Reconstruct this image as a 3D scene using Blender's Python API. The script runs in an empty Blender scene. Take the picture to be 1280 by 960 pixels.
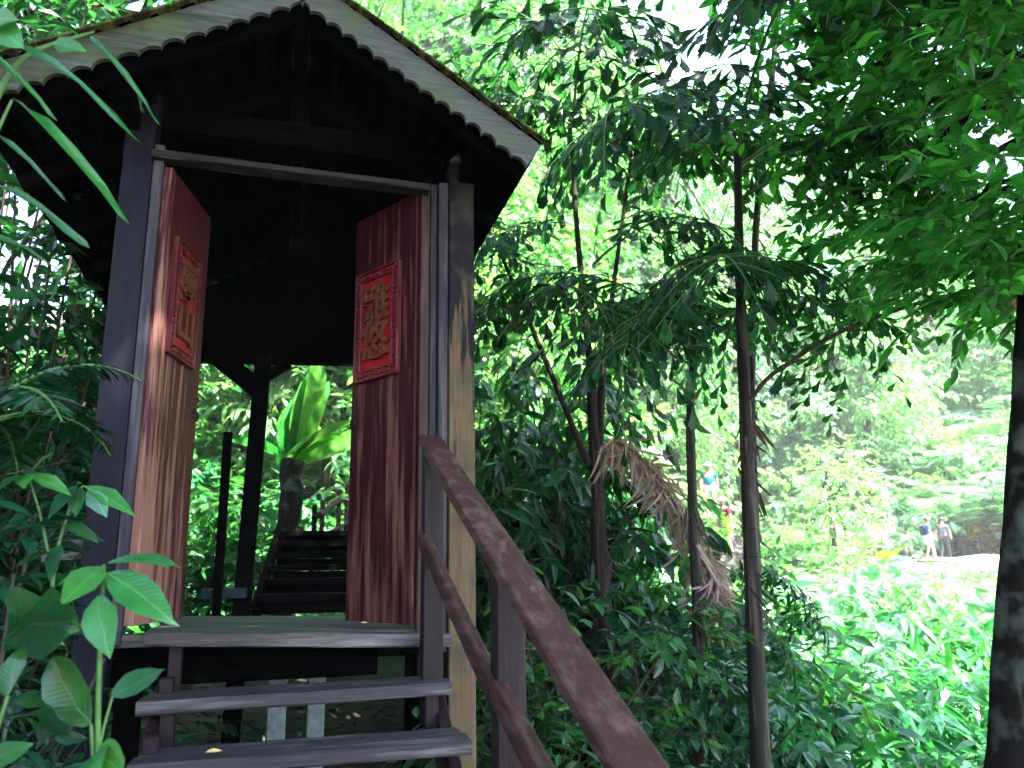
import bpy, bmesh, math, random
import numpy as np
from mathutils import Vector, Matrix

RNG = np.random.default_rng(7)
random.seed(7)
scn = bpy.context.scene
COL = scn.collection
R = math.radians

# ------------------------------------------------------------------ camera
CAM = np.array([0.0, -3.7, 0.32])
YAW, PITCH, ROLL, FPX = 0.27, 0.225, -0.015, 1000.0
_fw = np.array([math.sin(YAW)*math.cos(PITCH), math.cos(YAW)*math.cos(PITCH), math.sin(PITCH)])
_rt = np.array([math.cos(YAW), -math.sin(YAW), 0.0]); _up = np.cross(_rt, _fw)
C_R = _rt*math.cos(ROLL) + _up*math.sin(ROLL); C_U = -_rt*math.sin(ROLL) + _up*math.cos(ROLL)

def ray(u, v):
    return C_R*(u-640)/FPX + C_U*(480-v)/FPX + _fw
def at_dist(u, v, D):
    d = ray(u, v); return CAM + d*(D/math.hypot(d[0], d[1]))
def at_y(u, v, y):
    d = ray(u, v); return CAM + d*((y-CAM[1])/d[1])

cd = bpy.data.cameras.new('camera'); cam = bpy.data.objects.new('camera', cd); COL.objects.link(cam)
cd.lens = FPX/1280*36; cd.sensor_width = 36; cd.clip_start = 0.05; cd.clip_end = 600
M = Matrix.Identity(4)
for i in range(3):
    M[i][0] = C_R[i]; M[i][1] = C_U[i]; M[i][2] = -_fw[i]; M[i][3] = CAM[i]
cam.matrix_world = M
cd.dof.use_dof = True; cd.dof.focus_distance = 3.7; cd.dof.aperture_fstop = 3.2
scn.camera = cam

# ------------------------------------------------------------------ materials
def new_mat(name):
    m = bpy.data.materials.new(name); m.use_nodes = True
    nt = m.node_tree; nt.nodes.clear()
    return m, nt, nt.nodes, nt.links
def rgba(c): return (c[0], c[1], c[2], 1)
def ramp(N, stops):
    r = N.new('ShaderNodeValToRGB'); e = r.color_ramp.elements
    e[0].position, e[0].color = stops[0][0], rgba(stops[0][1])
    e[1].position, e[1].color = stops[-1][0], rgba(stops[-1][1])
    for p, c in stops[1:-1]:
        q = e.new(p); q.color = rgba(c)
    return r
def leaf_mat(name, dark, light, accent=None, trans=0.4, rough=0.34, spec=0.5, tcol=1.6, veins=False):
    m, nt, N, L = new_mat(name)
    out = N.new('ShaderNodeOutputMaterial'); geo = N.new('ShaderNodeNewGeometry'); oi = N.new('ShaderNodeObjectInfo')
    mid = [(a+b)/2 for a, b in zip(dark, light)]
    st = [(0.0, dark), (0.55, mid), (0.93, light)]
    st.append((1.0, accent if accent else light))
    rp = ramp(N, st); L.new(geo.outputs['Random Per Island'], rp.inputs[0])
    tc = N.new('ShaderNodeTexCoord'); nz = N.new('ShaderNodeTexNoise'); nz.inputs['Scale'].default_value = 14
    L.new(tc.outputs['Object'], nz.inputs['Vector'])
    mp = N.new('ShaderNodeMapRange'); mp.inputs[1].default_value = .3; mp.inputs[2].default_value = .7
    mp.inputs[3].default_value = .72; mp.inputs[4].default_value = 1.25; L.new(nz.outputs['Fac'], mp.inputs[0])
    ml = N.new('ShaderNodeVectorMath'); ml.operation = 'SCALE'
    L.new(rp.outputs['Color'], ml.inputs[0]); L.new(mp.outputs[0], ml.inputs['Scale'])
    hs = N.new('ShaderNodeHueSaturation')
    mh = N.new('ShaderNodeMapRange'); mh.inputs[3].default_value = .47; mh.inputs[4].default_value = .53
    L.new(oi.outputs['Random'], mh.inputs[0]); L.new(mh.outputs[0], hs.inputs['Hue']); L.new(ml.outputs[0], hs.inputs['Color'])
    pb = N.new('ShaderNodeBsdfPrincipled'); pb.inputs['Roughness'].default_value = rough
    pb.inputs['Specular IOR Level'].default_value = spec
    if veins:      # midrib and side veins follow the leaf's own length and width; brown blemishes
        uv = N.new('ShaderNodeUVMap'); sp = N.new('ShaderNodeSeparateXYZ'); L.new(uv.outputs[0], sp.inputs[0])
        ab = N.new('ShaderNodeMath'); ab.operation = 'ABSOLUTE'; L.new(sp.outputs[1], ab.inputs[0])
        q = N.new('ShaderNodeMath'); q.operation = 'MULTIPLY_ADD'; q.inputs[1].default_value = -1.1; L.new(ab.outputs[0], q.inputs[0]); L.new(sp.outputs[0], q.inputs[2])
        q2 = N.new('ShaderNodeMath'); q2.operation = 'MULTIPLY'; q2.inputs[1].default_value = 95; L.new(q.outputs[0], q2.inputs[0])
        sn = N.new('ShaderNodeMath'); sn.operation = 'SINE'; L.new(q2.outputs[0], sn.inputs[0])
        vr = N.new('ShaderNodeMapRange'); vr.inputs[1].default_value = .72; vr.inputs[2].default_value = 1; vr.inputs[4].default_value = .09; L.new(sn.outputs[0], vr.inputs[0])
        md = N.new('ShaderNodeMapRange'); md.inputs[1].default_value = .012; md.inputs[2].default_value = .004; md.inputs[4].default_value = .9; L.new(ab.outputs[0], md.inputs[0])
        mxv = N.new('ShaderNodeMath'); mxv.operation = 'MAXIMUM'; L.new(vr.outputs[0], mxv.inputs[0]); L.new(md.outputs[0], mxv.inputs[1])
        vm = N.new('ShaderNodeMix'); vm.data_type = 'RGBA'; L.new(mxv.outputs[0], vm.inputs[0]); L.new(hs.outputs[0], vm.inputs[6]); vm.inputs[7].default_value = (light[0]*2+.02, light[1]*1.35, light[2]*1.5, 1)
        bn_ = N.new('ShaderNodeTexNoise'); bn_.inputs['Scale'].default_value = 38; bn_.inputs['Detail'].default_value = 3; L.new(tc.outputs['Object'], bn_.inputs['Vector'])
        br_ = N.new('ShaderNodeMapRange'); br_.inputs[1].default_value = .66; br_.inputs[2].default_value = .72; br_.inputs[4].default_value = .8; L.new(bn_.outputs['Fac'], br_.inputs[0])
        vb = N.new('ShaderNodeMix'); vb.data_type = 'RGBA'; L.new(br_.outputs[0], vb.inputs[0]); L.new(vm.outputs[2], vb.inputs[6]); vb.inputs[7].default_value = (.09, .07, .02, 1)
        bu = N.new('ShaderNodeBump'); bu.inputs['Strength'].default_value = .12; bu.inputs['Distance'].default_value = .002; L.new(sn.outputs[0], bu.inputs['Height']); L.new(bu.outputs[0], pb.inputs['Normal'])
        hs = vb; hs_out = vb.outputs[2]
    else: hs_out = hs.outputs[0]
    L.new(hs_out, pb.inputs['Base Color'])
    tm = N.new('ShaderNodeMix'); tm.data_type = 'RGBA'; tm.blend_type = 'MULTIPLY'; tm.inputs[0].default_value = 1
    L.new(hs_out, tm.inputs[6]); tm.inputs[7].default_value = (tcol*1.05, tcol*1.15, tcol*.5, 1)
    tr = N.new('ShaderNodeBsdfTranslucent'); L.new(tm.outputs[2], tr.inputs['Color'])
    mx = N.new('ShaderNodeMixShader'); mx.inputs[0].default_value = trans
    L.new(pb.outputs[0], mx.inputs[1]); L.new(tr.outputs[0], mx.inputs[2]); L.new(mx.outputs[0], out.inputs['Surface'])
    return m
def simple(name, col, rough=.6, spec=.3, metal=0):
    m, nt, N, L = new_mat(name)
    out = N.new('ShaderNodeOutputMaterial'); pb = N.new('ShaderNodeBsdfPrincipled')
    tc = N.new('ShaderNodeTexCoord'); nz = N.new('ShaderNodeTexNoise'); nz.inputs['Scale'].default_value = 25; nz.inputs['Detail'].default_value = 5
    L.new(tc.outputs['Object'], nz.inputs['Vector'])
    rp = ramp(N, [(.3, [c*.65 for c in col]), (.7, [min(1, c*1.3) for c in col])]); L.new(nz.outputs['Fac'], rp.inputs[0])
    L.new(rp.outputs[0], pb.inputs['Base Color']); pb.inputs['Roughness'].default_value = rough
    pb.inputs['Specular IOR Level'].default_value = spec; pb.inputs['Metallic'].default_value = metal
    L.new(pb.outputs[0], out.inputs['Surface']); return m
def wood(name, paint, worn, axis='z', bias=0.0, expr=None, rough=.6, spec=.18, stain=None, fine=1.0, soft=0.0, contrast=1.0):
    """streaky timber: 'paint' where intact, 'worn' where scraped or bleached; expr = (s axis weight, offset, z weight, offset) tilts the wear (painted shade on the bargeboard)"""
    m, nt, N, L = new_mat(name)
    out = N.new('ShaderNodeOutputMaterial'); pb = N.new('ShaderNodeBsdfPrincipled'); tc = N.new('ShaderNodeTexCoord')
    paint = [c*.48 for c in paint]; worn = [c*.62 for c in worn]
    def noise(scale, long, det=6, rgh=.6):
        mp = N.new('ShaderNodeMapping'); s = [scale]*3; s['xyz'.index(axis)] = long
        mp.inputs['Scale'].default_value = s; L.new(tc.outputs['Object'], mp.inputs['Vector'])
        n = N.new('ShaderNodeTexNoise'); n.inputs['Scale'].default_value = 1; n.inputs['Detail'].default_value = det
        n.inputs['Roughness'].default_value = rgh; L.new(mp.outputs[0], n.inputs['Vector']); return n
    n1 = noise(26*fine, 1.6); n2 = noise(90*fine, 5); n3 = noise(5, 2.2, 4)
    a = N.new('ShaderNodeMath'); a.operation = 'ADD'; a.inputs[1].default_value = bias
    ct = N.new('ShaderNodeMapRange'); ct.clamp = False; ct.inputs[3].default_value = .5-contrast/2; ct.inputs[4].default_value = .5+contrast/2; L.new(n1.outputs['Fac'], ct.inputs[0])
    L.new(ct.outputs[0], a.inputs[0]); cur = a
    b = N.new('ShaderNodeMath'); b.operation = 'MULTIPLY_ADD'; b.inputs[1].default_value = .35; L.new(n3.outputs['Fac'], b.inputs[0]); L.new(cur.outputs[0], b.inputs[2]); cur = b
    if expr:
        sp = N.new('ShaderNodeSeparateXYZ'); L.new(tc.outputs['Object'], sp.inputs[0])
        for ch, w, o in expr:
            q = N.new('ShaderNodeMath'); q.operation = 'SUBTRACT'; q.inputs[1].default_value = o; L.new(sp.outputs['XYZ'.index(ch.upper())], q.inputs[0])
            q2 = N.new('ShaderNodeMath'); q2.operation = 'MULTIPLY_ADD'; q2.inputs[1].default_value = w
            L.new(q.outputs[0], q2.inputs[0]); L.new(cur.outputs[0], q2.inputs[2]); cur = q2
    mr = N.new('ShaderNodeMapRange'); mr.inputs[1].default_value = .62-soft; mr.inputs[2].default_value = .82+soft; L.new(cur.outputs[0], mr.inputs[0])
    rp = ramp(N, [(.25, [c*.55 for c in paint]), (.75, [c*1.35 for c in paint])]); L.new(n2.outputs['Fac'], rp.inputs[0])
    rw = ramp(N, [(.25, [c*.6 for c in worn]), (.75, [min(1, c*1.25) for c in worn])]); L.new(n2.outputs['Fac'], rw.inputs[0])
    mx = N.new('ShaderNodeMix'); mx.data_type = 'RGBA'; L.new(mr.outputs[0], mx.inputs[0]); L.new(rp.outputs[0], mx.inputs[6]); L.new(rw.outputs[0], mx.inputs[7])
    last = mx.outputs[2]
    if stain:
        n4 = N.new('ShaderNodeTexNoise'); n4.inputs['Scale'].default_value = 7; n4.inputs['Detail'].default_value = 6; L.new(tc.outputs['Object'], n4.inputs['Vector'])
        r4 = N.new('ShaderNodeMapRange'); r4.inputs[1].default_value = .48; r4.inputs[2].default_value = .68; r4.inputs[4].default_value = .75; L.new(n4.outputs['Fac'], r4.inputs[0])
        m4 = N.new('ShaderNodeMix'); m4.data_type = 'RGBA'; L.new(r4.outputs[0], m4.inputs[0]); L.new(last, m4.inputs[6]); m4.inputs[7].default_value = rgba(stain); last = m4.outputs[2]
    L.new(last, pb.inputs['Base Color']); pb.inputs['Roughness'].default_value = rough; pb.inputs['Specular IOR Level'].default_value = spec
    bp = N.new('ShaderNodeBump'); bp.inputs['Strength'].default_value = .35; bp.inputs['Distance'].default_value = .004
    L.new(n2.outputs['Fac'], bp.inputs['Height']); L.new(bp.outputs[0], pb.inputs['Normal'])
    L.new(pb.outputs[0], out.inputs['Surface']); return m

MAT = {}
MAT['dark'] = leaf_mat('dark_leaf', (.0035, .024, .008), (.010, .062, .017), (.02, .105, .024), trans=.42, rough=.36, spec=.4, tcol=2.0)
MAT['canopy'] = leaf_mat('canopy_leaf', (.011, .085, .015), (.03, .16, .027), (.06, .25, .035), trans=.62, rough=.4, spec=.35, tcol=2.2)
MAT['mid'] = leaf_mat('mid_leaf', (.014, .075, .024), (.036, .17, .045), (.07, .25, .06), trans=.42, rough=.34)
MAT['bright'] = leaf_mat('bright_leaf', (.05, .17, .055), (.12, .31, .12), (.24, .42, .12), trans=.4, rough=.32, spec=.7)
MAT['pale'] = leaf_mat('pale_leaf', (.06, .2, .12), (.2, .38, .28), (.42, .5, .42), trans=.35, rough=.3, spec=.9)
MAT['lime'] = leaf_mat('lime_leaf', (.05, .2, .008), (.1, .28, .012), trans=.4)
MAT['glossy'] = leaf_mat('glossy_leaf', (.004, .03, .013), (.010, .07, .023), (.022, .115, .034), trans=.3, rough=.26, spec=.6)
MAT['fresh'] = leaf_mat('fresh_leaf', (.014, .12, .028), (.035, .21, .05), trans=.42, rough=.3)
for k_, a_ in (('fresh', ((.02, .14, .022), (.035, .22, .04))), ('mid', ((.012, .07, .02), (.025, .12, .03))), ('glossy', ((.006, .045, .016), (.014, .09, .026))), ('pale', ((.06, .2, .12), (.12, .3, .18)))):
    MAT[k_+'_veined'] = leaf_mat('veined_'+k_+'_leaf', a_[0], a_[1], trans=.33, rough=.3, veins=True)
MAT['dead'] = leaf_mat('dead_leaf', (.2, .12, .11), (.42, .28, .26), (.55, .42, .38), trans=.25, rough=.7, tcol=1.1)
MAT['rust'] = leaf_mat('rust_leaf', (.2, .06, .015), (.32, .12, .03), trans=.35, rough=.6, tcol=1.1)
MAT['yellow'] = simple('fallen_leaf', (.6, .42, .16))
MAT['bark'] = wood('bark', (.045, .033, .026), (.16, .12, .085), 'z', -.12, rough=.85, spec=.15)
MAT['darkbark'] = wood('dark_bark', (.016, .013, .011), (.06, .05, .04), 'z', -.2, rough=.9, spec=.12, contrast=1.6, stain=(.10, .115, .10))
MAT['palestem'] = wood('pale_stem', (.028, .025, .018), (.13, .10, .07), 'z', -.04, rough=.75, spec=.25)
MAT['greenstem'] = simple('green_stem', (.06, .14, .035), .5)
MAT['brownstem'] = simple('brown_stem', (.10, .06, .04), .7)
MAT['twig'] = simple('twig', (.045, .03, .02), .8)

MAT['post_left'] = wood('bluish_post_paint', (.014, .0135, .03), (.026, .025, .045), 'z', -.1, rough=.6, spec=.14)
MAT['jamb'] = wood('worn_grey_jamb', (.055, .048, .074), (.12, .1, .115), 'z', 0, rough=.6)
MAT['post_right'] = wood('stripped_post', (.022, .02, .026), (.2, .13, .075), 'z', -.02, [('z', -.6, 1.4)], rough=.8, contrast=2.4, stain=(.05, .05, .03))
MAT['jamb_right'] = wood('pinkish_jamb', (.085, .042, .04), (.17, .1, .08), 'z', -.05)
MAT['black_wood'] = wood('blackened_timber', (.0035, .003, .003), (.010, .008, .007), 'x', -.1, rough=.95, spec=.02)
MAT['lintel'] = wood('worn_lintel', (.04, .03, .028), (.45, .38, .34), 'x', -.16, [('x', -.22, -.2)], rough=.55)
MAT['barge'] = wood('mossy_board_painted_shade', (.205, .225, .23), (.08, .095, .065), 'x', -.05, [('x', -.26, -.15)], rough=.85, spec=.1, stain=(.085, .115, .05))  # x tilt darkens the left side as painted tree shade; blotches are moss
MAT['tile'] = wood('mossy_roof_edge', (.06, .05, .028), (.2, .21, .07), 'y', .0, rough=.9, spec=.1)
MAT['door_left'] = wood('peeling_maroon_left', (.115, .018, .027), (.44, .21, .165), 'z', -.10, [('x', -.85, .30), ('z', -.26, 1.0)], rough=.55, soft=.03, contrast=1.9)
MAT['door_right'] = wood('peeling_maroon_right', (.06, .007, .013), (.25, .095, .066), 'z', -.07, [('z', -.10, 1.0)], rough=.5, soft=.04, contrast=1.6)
MAT['red'] = simple('red_paint', (.25, .004, .010), .45)
MAT['carved'] = wood('carved_border', (.15, .014, .022), (.26, .075, .075), 'z', .02, rough=.5)
MAT['gold'] = simple('faded_gilt', (.10, .026, .015), .5)
MAT['deck'] = wood('grey_deck', (.12, .108, .104), (.28, .25, .24), 'x', -.05, rough=.7)
MAT['tread'] = wood('worn_purple_tread', (.085, .074, .084), (.27, .245, .25), 'x', -.1, rough=.6)
MAT['rail'] = wood('purple_brown_rail', (.088, .035, .03), (.18, .09, .08), 'y', -.03, rough=.6, spec=.2)
MAT['newel'] = wood('purple_newel', (.03, .014, .021), (.058, .031, .039), 'z', -.1, rough=.5)
MAT['greybeam'] = wood('mossy_grey_beam', (.14, .13, .12), (.3, .29, .25), 'x', 0, rough=.9, stain=(.06, .09, .05))
MAT['footing'] = simple('pale_footing', (.15, .18, .185), .8)
MAT['cap'] = simple('greenish_cap', (.1, .14, .12), .5)
MAT['iron'] = simple('black_iron', (.02, .02, .02), .5, metal=.6)
MAT['teal_block'] = simple('teal_block', (.006, .02, .024), .8)

# ------------------------------------------------------------------ object helpers
def tag(o, label=None, cat=None, group=None, kind=None):
    if label: o['label'] = label
    if cat: o['category'] = cat
    if group: o['group'] = group
    if kind: o['kind'] = kind
    return o
def empty(name, loc, label, cat, group=None, rz=0):
    o = bpy.data.objects.new(name, None); COL.objects.link(o); o.location = loc; o.rotation_euler = (0, 0, rz)
    o.empty_display_size = .1
    return tag(o, label, cat, group)
def link(name, me, parent=None):
    o = bpy.data.objects.new(name, me); COL.objects.link(o)
    if parent is not None: o.parent = parent
    return o
def copy_thing(root, loc=None, rz=None, scale=None, label=None, group=None):
    def rec(o, par):
        c = o.copy(); COL.objects.link(c); c.parent = par
        for ch in list(o.children): rec(ch, c)
        return c
    r = rec(root, root.parent)
    if loc is not None: r.location = loc
    if rz is not None: r.rotation_euler = (0, 0, rz)
    if scale is not None: r.scale = (scale,)*3 if np.isscalar(scale) else scale
    if label: r['label'] = label
    if group: r['group'] = group
    return r

class Soup:
    def __init__(s): s.v = []; s.f = []; s.n = 0
    def add(s, V, faces, mat=0):
        V = np.asarray(V, float).reshape(-1, 3); s.v.append(V)
        for F in faces:
            s.f.append((np.asarray(F, int)+s.n, mat))
        s.n += len(V)
    def build(s, name, mats, parent=None, smooth=False, origin=None):
        V = np.concatenate(s.v)
        if origin is not None: V = V - np.asarray(origin)
        me = bpy.data.meshes.new(name)
        tot = np.concatenate([np.full(len(F), F.shape[1]) for F, m in s.f]); loops = np.concatenate([F.ravel() for F, m in s.f])
        mi = np.concatenate([np.full(len(F), m) for F, m in s.f])
        me.vertices.add(len(V)); me.vertices.foreach_set('co', V.astype(np.float32).ravel())
        me.loops.add(len(loops)); me.loops.foreach_set('vertex_index', loops.astype(np.int32))
        me.polygons.add(len(tot)); st = np.concatenate([[0], np.cumsum(tot)[:-1]])
        me.polygons.foreach_set('loop_start', st.astype(np.int32)); me.polygons.foreach_set('loop_total', tot.astype(np.int32))
        me.polygons.foreach_set('material_index', mi.astype(np.int32))
        me.polygons.foreach_set('use_smooth', np.full(len(tot), smooth))
        for m in (mats if isinstance(mats, (list, tuple)) else [mats]): me.materials.append(m)
        me.update(calc_edges=True); me.validate()
        o = link(name, me, parent)
        if origin is not None: o.location = origin
        return o
    # --- solids
    def box(s, c, size, rot=None, mat=0, bev=.004):
        hx, hy, hz = [d/2 for d in size]; b = min(bev, hx*.4, hy*.4, hz*.4)
        bm = bmesh.new(); bmesh.ops.create_cube(bm, size=1)
        for v in bm.verts: v.co = Vector((v.co.x*2*hx, v.co.y*2*hy, v.co.z*2*hz))
        if b > 0: bmesh.ops.bevel(bm, geom=bm.edges[:], offset=b, segments=1, affect='EDGES')
        bm.verts.index_update(); V = np.array([v.co[:] for v in bm.verts])
        fs = {}
        for f in bm.faces: fs.setdefault(len(f.verts), []).append([v.index for v in f.verts])
        bm.free()
        if rot is not None: V = V @ np.asarray(rot).T
        s.add(V+np.asarray(c), list(fs.values()), mat)
    def beam(s, a, b, w, h, upv=(0, 0, 1), mat=0, bev=.004):
        """box from a to b, w wide sideways, h thick along upv"""
        a, b = np.asarray(a, float), np.asarray(b, float); d = b-a; Ln = np.linalg.norm(d); x = d/Ln
        z = np.asarray(upv, float); z = z-(z@x)*x; z /= np.linalg.norm(z); y = np.cross(z, x)
        s.box((a+b)/2, (Ln, w, h), np.stack([x, y, z], 1), mat, bev)
    def rough(s, a, b, w, h, upv=(0, 0, 1), mat=0, seg=28, jit=.0017, bev=.006, tw=None):
        """hand-worn timber: like beam, with chamfers and slightly uneven edges"""
        a, b = np.asarray(a, float), np.asarray(b, float); d = b-a; Ln = np.linalg.norm(d); x = d/Ln
        z = np.asarray(upv, float); z = z-(z@x)*x; z /= np.linalg.norm(z); y = np.cross(z, x); W, H = w/2, h/2
        sec = np.array([(-W+bev, -H), (W-bev, -H), (W, -H+bev), (W, H-bev), (W-bev, H), (-W+bev, H), (-W, H-bev), (-W, -H+bev)]); m = len(sec)
        t = np.linspace(0, 1, seg+1); V = []
        ph = RNG.uniform(0, 6.28, (3, m, 2)); fr = np.array([2.2, 5.5, 13.0])/max(Ln, .4)*Ln
        for i, q in enumerate(t):
            e = sec+jit*sum(np.sin(fr[k]*q*2+ph[k])*(.9, .5, .3)[k] for k in range(3))+RNG.normal(size=sec.shape)*jit*.12; c = a+d*q
            V.append(c+e[:, :1]*y+e[:, 1:]*z)
        j = np.arange(m); k = (j+1) % m
        F = [np.stack([i*m+j, i*m+k, (i+1)*m+k, (i+1)*m+j], 1) for i in range(seg)]
        s.add(np.concatenate(V), [np.concatenate(F), j[::-1][None], (seg*m+j)[None]], mat)
    def tube(s, pts, rad, sides=6, mat=0, cap=True):
        P = np.asarray(pts, float); n = len(P); rad = np.broadcast_to(np.asarray(rad, float), (n,))
        T = np.gradient(P, axis=0); T /= np.linalg.norm(T, axis=1)[:, None]+1e-9
        ref = np.array([1., 0, 0]) if abs(T[0, 0]) < .8 else np.array([0, 1., 0])
        rings = []
        for i in range(n):
            x = ref-(ref@T[i])*T[i]; x /= np.linalg.norm(x); y = np.cross(T[i], x); ref = x
            a = np.arange(sides)*2*math.pi/sides
            rings.append(P[i]+rad[i]*(np.cos(a)[:, None]*x+np.sin(a)[:, None]*y))
        V = np.concatenate(rings); F = []
        j = np.arange(sides); k = (j+1) % sides
        for i in range(n-1):
            F.append(np.stack([i*sides+j, i*sides+k, (i+1)*sides+k, (i+1)*sides+j], 1))
        fs = [np.concatenate(F)]
        if cap: fs += [np.arange(sides)[::-1][None], ((n-1)*sides+np.arange(sides))[None]]
        s.add(V, fs, mat)
    def prism(s, poly, y0, y1, mat=0):
        """polygon in x,z extruded along y"""
        n = len(poly); A = np.array([[p[0], y0, p[1]] for p in poly]); B = np.array([[p[0], y1, p[1]] for p in poly])
        j = np.arange(n); k = (j+1) % n
        s.add(np.concatenate([A, B]), [j[None], (n+j)[::-1][None], np.stack([k, j, n+j, n+k], 1)], mat)
    # --- leaves
    def leaves(s, T, P, X, Nn, S, W=None, mat=0, stick=False):
        P = np.asarray(P, float); n = len(P)
        if n == 0: return
        X = X/(np.linalg.norm(X, axis=1)[:, None]+1e-9)
        Y = np.cross(Nn, X); Y /= np.linalg.norm(Y, axis=1)[:, None]+1e-9; Z = np.cross(X, Y)
        V, faces = T; S = np.broadcast_to(np.asarray(S, float), (n,)); W = S if W is None else (W if stick else S*W)
        W = np.broadcast_to(W, (n,))
        out = (P[:, None]+S[:, None, None]*V[None, :, 0:1]*X[:, None]+W[:, None, None]*V[None, :, 1:2]*Y[:, None]
               + (W if stick else S)[:, None, None]*V[None, :, 2:3]*Z[:, None])
        k = len(V); off = (np.arange(n)*k)[:, None, None]
        s.add(out.reshape(-1, 3), [(F[None]+off).reshape(-1, F.shape[1]) for F in faces], mat)

def T_leaf(st, fold=.12, droop=.12, petiole=0.0):
    """st: list of (t, halfwidth); first and last are points"""
    V = []; Q = []; Tt = []
    for i, (t, w) in enumerate(st):
        z = -droop*t*t
        if w == 0: V.append((t, 0, z))
        else: V += [(t, -w, z+fold*w), (t, 0, z), (t, w, z+fold*w)]
    n = len(st)-2
    Tt += [(0, 2, 1), (0, 3, 2)]
    for i in range(n-1):
        a = 1+3*i; Q += [(a, a+1, a+4, a+3), (a+1, a+2, a+5, a+4)]
    e = 1+3*(n-1); tip = e+3
    Tt += [(e, e+1, tip), (e+1, e+2, tip)]
    F = [np.array(Tt)]
    if Q: F.append(np.array(Q))
    return np.array(V, float), F
T_ELL = T_leaf([(0, 0), (.22, .13), (.5, .2), (.78, .12), (1, 0)], .3, .16)
T_OBOV = T_leaf([(0, 0), (.12, .03), (.35, .11), (.62, .19), (.84, .14), (1, 0)], .25, .2)
T_LANCE = T_leaf([(0, 0), (.2, .07), (.5, .085), (.8, .045), (1, 0)], .3, .3)
T_STRAP = T_leaf([(0, 0), (.1, .03), (.3, .065), (.55, .085), (.8, .065), (.93, .03), (1, 0)], .35, .45)
T_PINNA = T_leaf([(0, 0), (.3, .055), (.7, .045), (1, 0)], .3, .22)
T_KITE = (np.array([(0, 0, 0), (.45, -.21, .06), (1, 0, -.12), (.45, .21, .06)]), [np.array([(0, 1, 2), (0, 2, 3)])])
T_BIGL = T_leaf([(0, 0), (.06, .06), (.2, .16), (.4, .215), (.6, .2), (.8, .12), (.93, .04), (1, 0)], .22, .22)
T_FISH = (np.array([(0, 0, 0), (.3, -.09, .02), (.6, -.2, .03), (.84, -.3, .0), (.8, -.2, -.01), (.93, -.13, -.03), (.86, -.05, -.03), (1, .05, -.06),
                    (.88, .1, -.03), (.92, .2, -.03), (.78, .22, 0), (.72, .31, .01), (.5, .2, .03), (.28, .08, .02), (.5, 0, -.02)]),
          [np.array([(14, 0, 1), (14, 1, 2), (14, 2, 3), (14, 3, 4), (14, 4, 5), (14, 5, 6), (14, 6, 7), (14, 7, 8), (14, 8, 9), (14, 9, 10), (14, 10, 11), (14, 11, 12), (14, 12, 13), (14, 13, 0)])])
T_STICK = (np.array([(0, .5, 0), (0, -.25, .43), (0, -.25, -.43), (1, .25, 0), (1, -.12, .2), (1, -.12, -.2)]),
           [np.array([(0, 1, 4, 3), (1, 2, 5, 4), (2, 0, 3, 5)])])
def unit(a): return a/(np.linalg.norm(a, axis=-1, keepdims=True)+1e-9)
UP = np.array([0, 0, 1.])

# ------------------------------------------------------------------ terrain
def smax(a, b, k=.5):
    h = np.clip(.5+.5*(a-b)/k, 0, 1); return b*(1-h)+a*h+k*h*(1-h)
def ground_z(x, y):
    x = np.asarray(x, float); y = np.asarray(y, float)
    base = -1.4-.27*np.clip(x-1.0, 0, 6.0)
    s = x*math.sin(R(35))+(y+3.7)*math.cos(R(35))
    far = -3.05+.15*np.clip(s-13, 0, 23)+.55*np.clip(s-40, 0, 60)
    left = -1.4+.55*np.clip(-1.5-x, -2, 40)
    back = -1.4+.32*(y-2.2)-.42*np.clip(x-1.6, 0, 20)
    z = smax(smax(base, left, .8), smax(back, far, 1.0), .8)
    return z+.10*np.sin(x*1.3+y*.7)+.07*np.sin(y*1.9-x*.6)

mg, nt, N, L = new_mat('forest_soil')
out = N.new('ShaderNodeOutputMaterial'); pb = N.new('ShaderNodeBsdfPrincipled'); tc = N.new('ShaderNodeTexCoord')
nz = N.new('ShaderNodeTexNoise'); nz.inputs['Scale'].default_value = 1.1; nz.inputs['Detail'].default_value = 9; nz.inputs['Roughness'].default_value = .7
L.new(tc.outputs['Object'], nz.inputs['Vector'])
rp = ramp(N, [(.3, (.014, .011, .008)), (.5, (.03, .025, .015)), (.62, (.03, .045, .015)), (.78, (.07, .055, .035))]); L.new(nz.outputs['Fac'], rp.inputs[0])
L.new(rp.outputs[0], pb.inputs['Base Color']); pb.inputs['Roughness'].default_value = .95
bp = N.new('ShaderNodeBump'); bp.inputs['Strength'].default_value = .8; bp.inputs['Distance'].default_value = .05; L.new(nz.outputs['Fac'], bp.inputs['Height']); L.new(bp.outputs[0], pb.inputs['Normal'])
L.new(pb.outputs[0], out.inputs['Surface'])
MAT['ground'] = mg
gx = np.concatenate([np.linspace(-140, -20, 25), np.linspace(-19, 45, 129), np.linspace(47, 160, 30)])
gy = np.concatenate([np.linspace(-60, -9, 18), np.linspace(-8, 50, 117), np.linspace(52, 150, 30)])
GX, GY = np.meshgrid(gx, gy); GZ = ground_z(GX, GY); nx = len(gx); ny = len(gy)
S = Soup(); ii = np.arange(nx*ny).reshape(ny, nx)
S.add(np.stack([GX.ravel(), GY.ravel(), GZ.ravel()], 1), [np.stack([ii[:-1, :-1].ravel(), ii[:-1, 1:].ravel(), ii[1:, 1:].ravel(), ii[1:, :-1].ravel()], 1)])
tag(S.build('ground', MAT['ground'], smooth=True), 'dark leaf littered forest floor rising into slopes around the gate', 'ground', kind='structure')

def polar(u, D):
    """ground point at image column u, D metres from the viewer"""
    d = ray(u, 700); h = math.hypot(d[0], d[1]); x = CAM[0]+d[0]/h*D; y = CAM[1]+d[1]/h*D
    return np.array([x, y, float(ground_z(x, y))])

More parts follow.
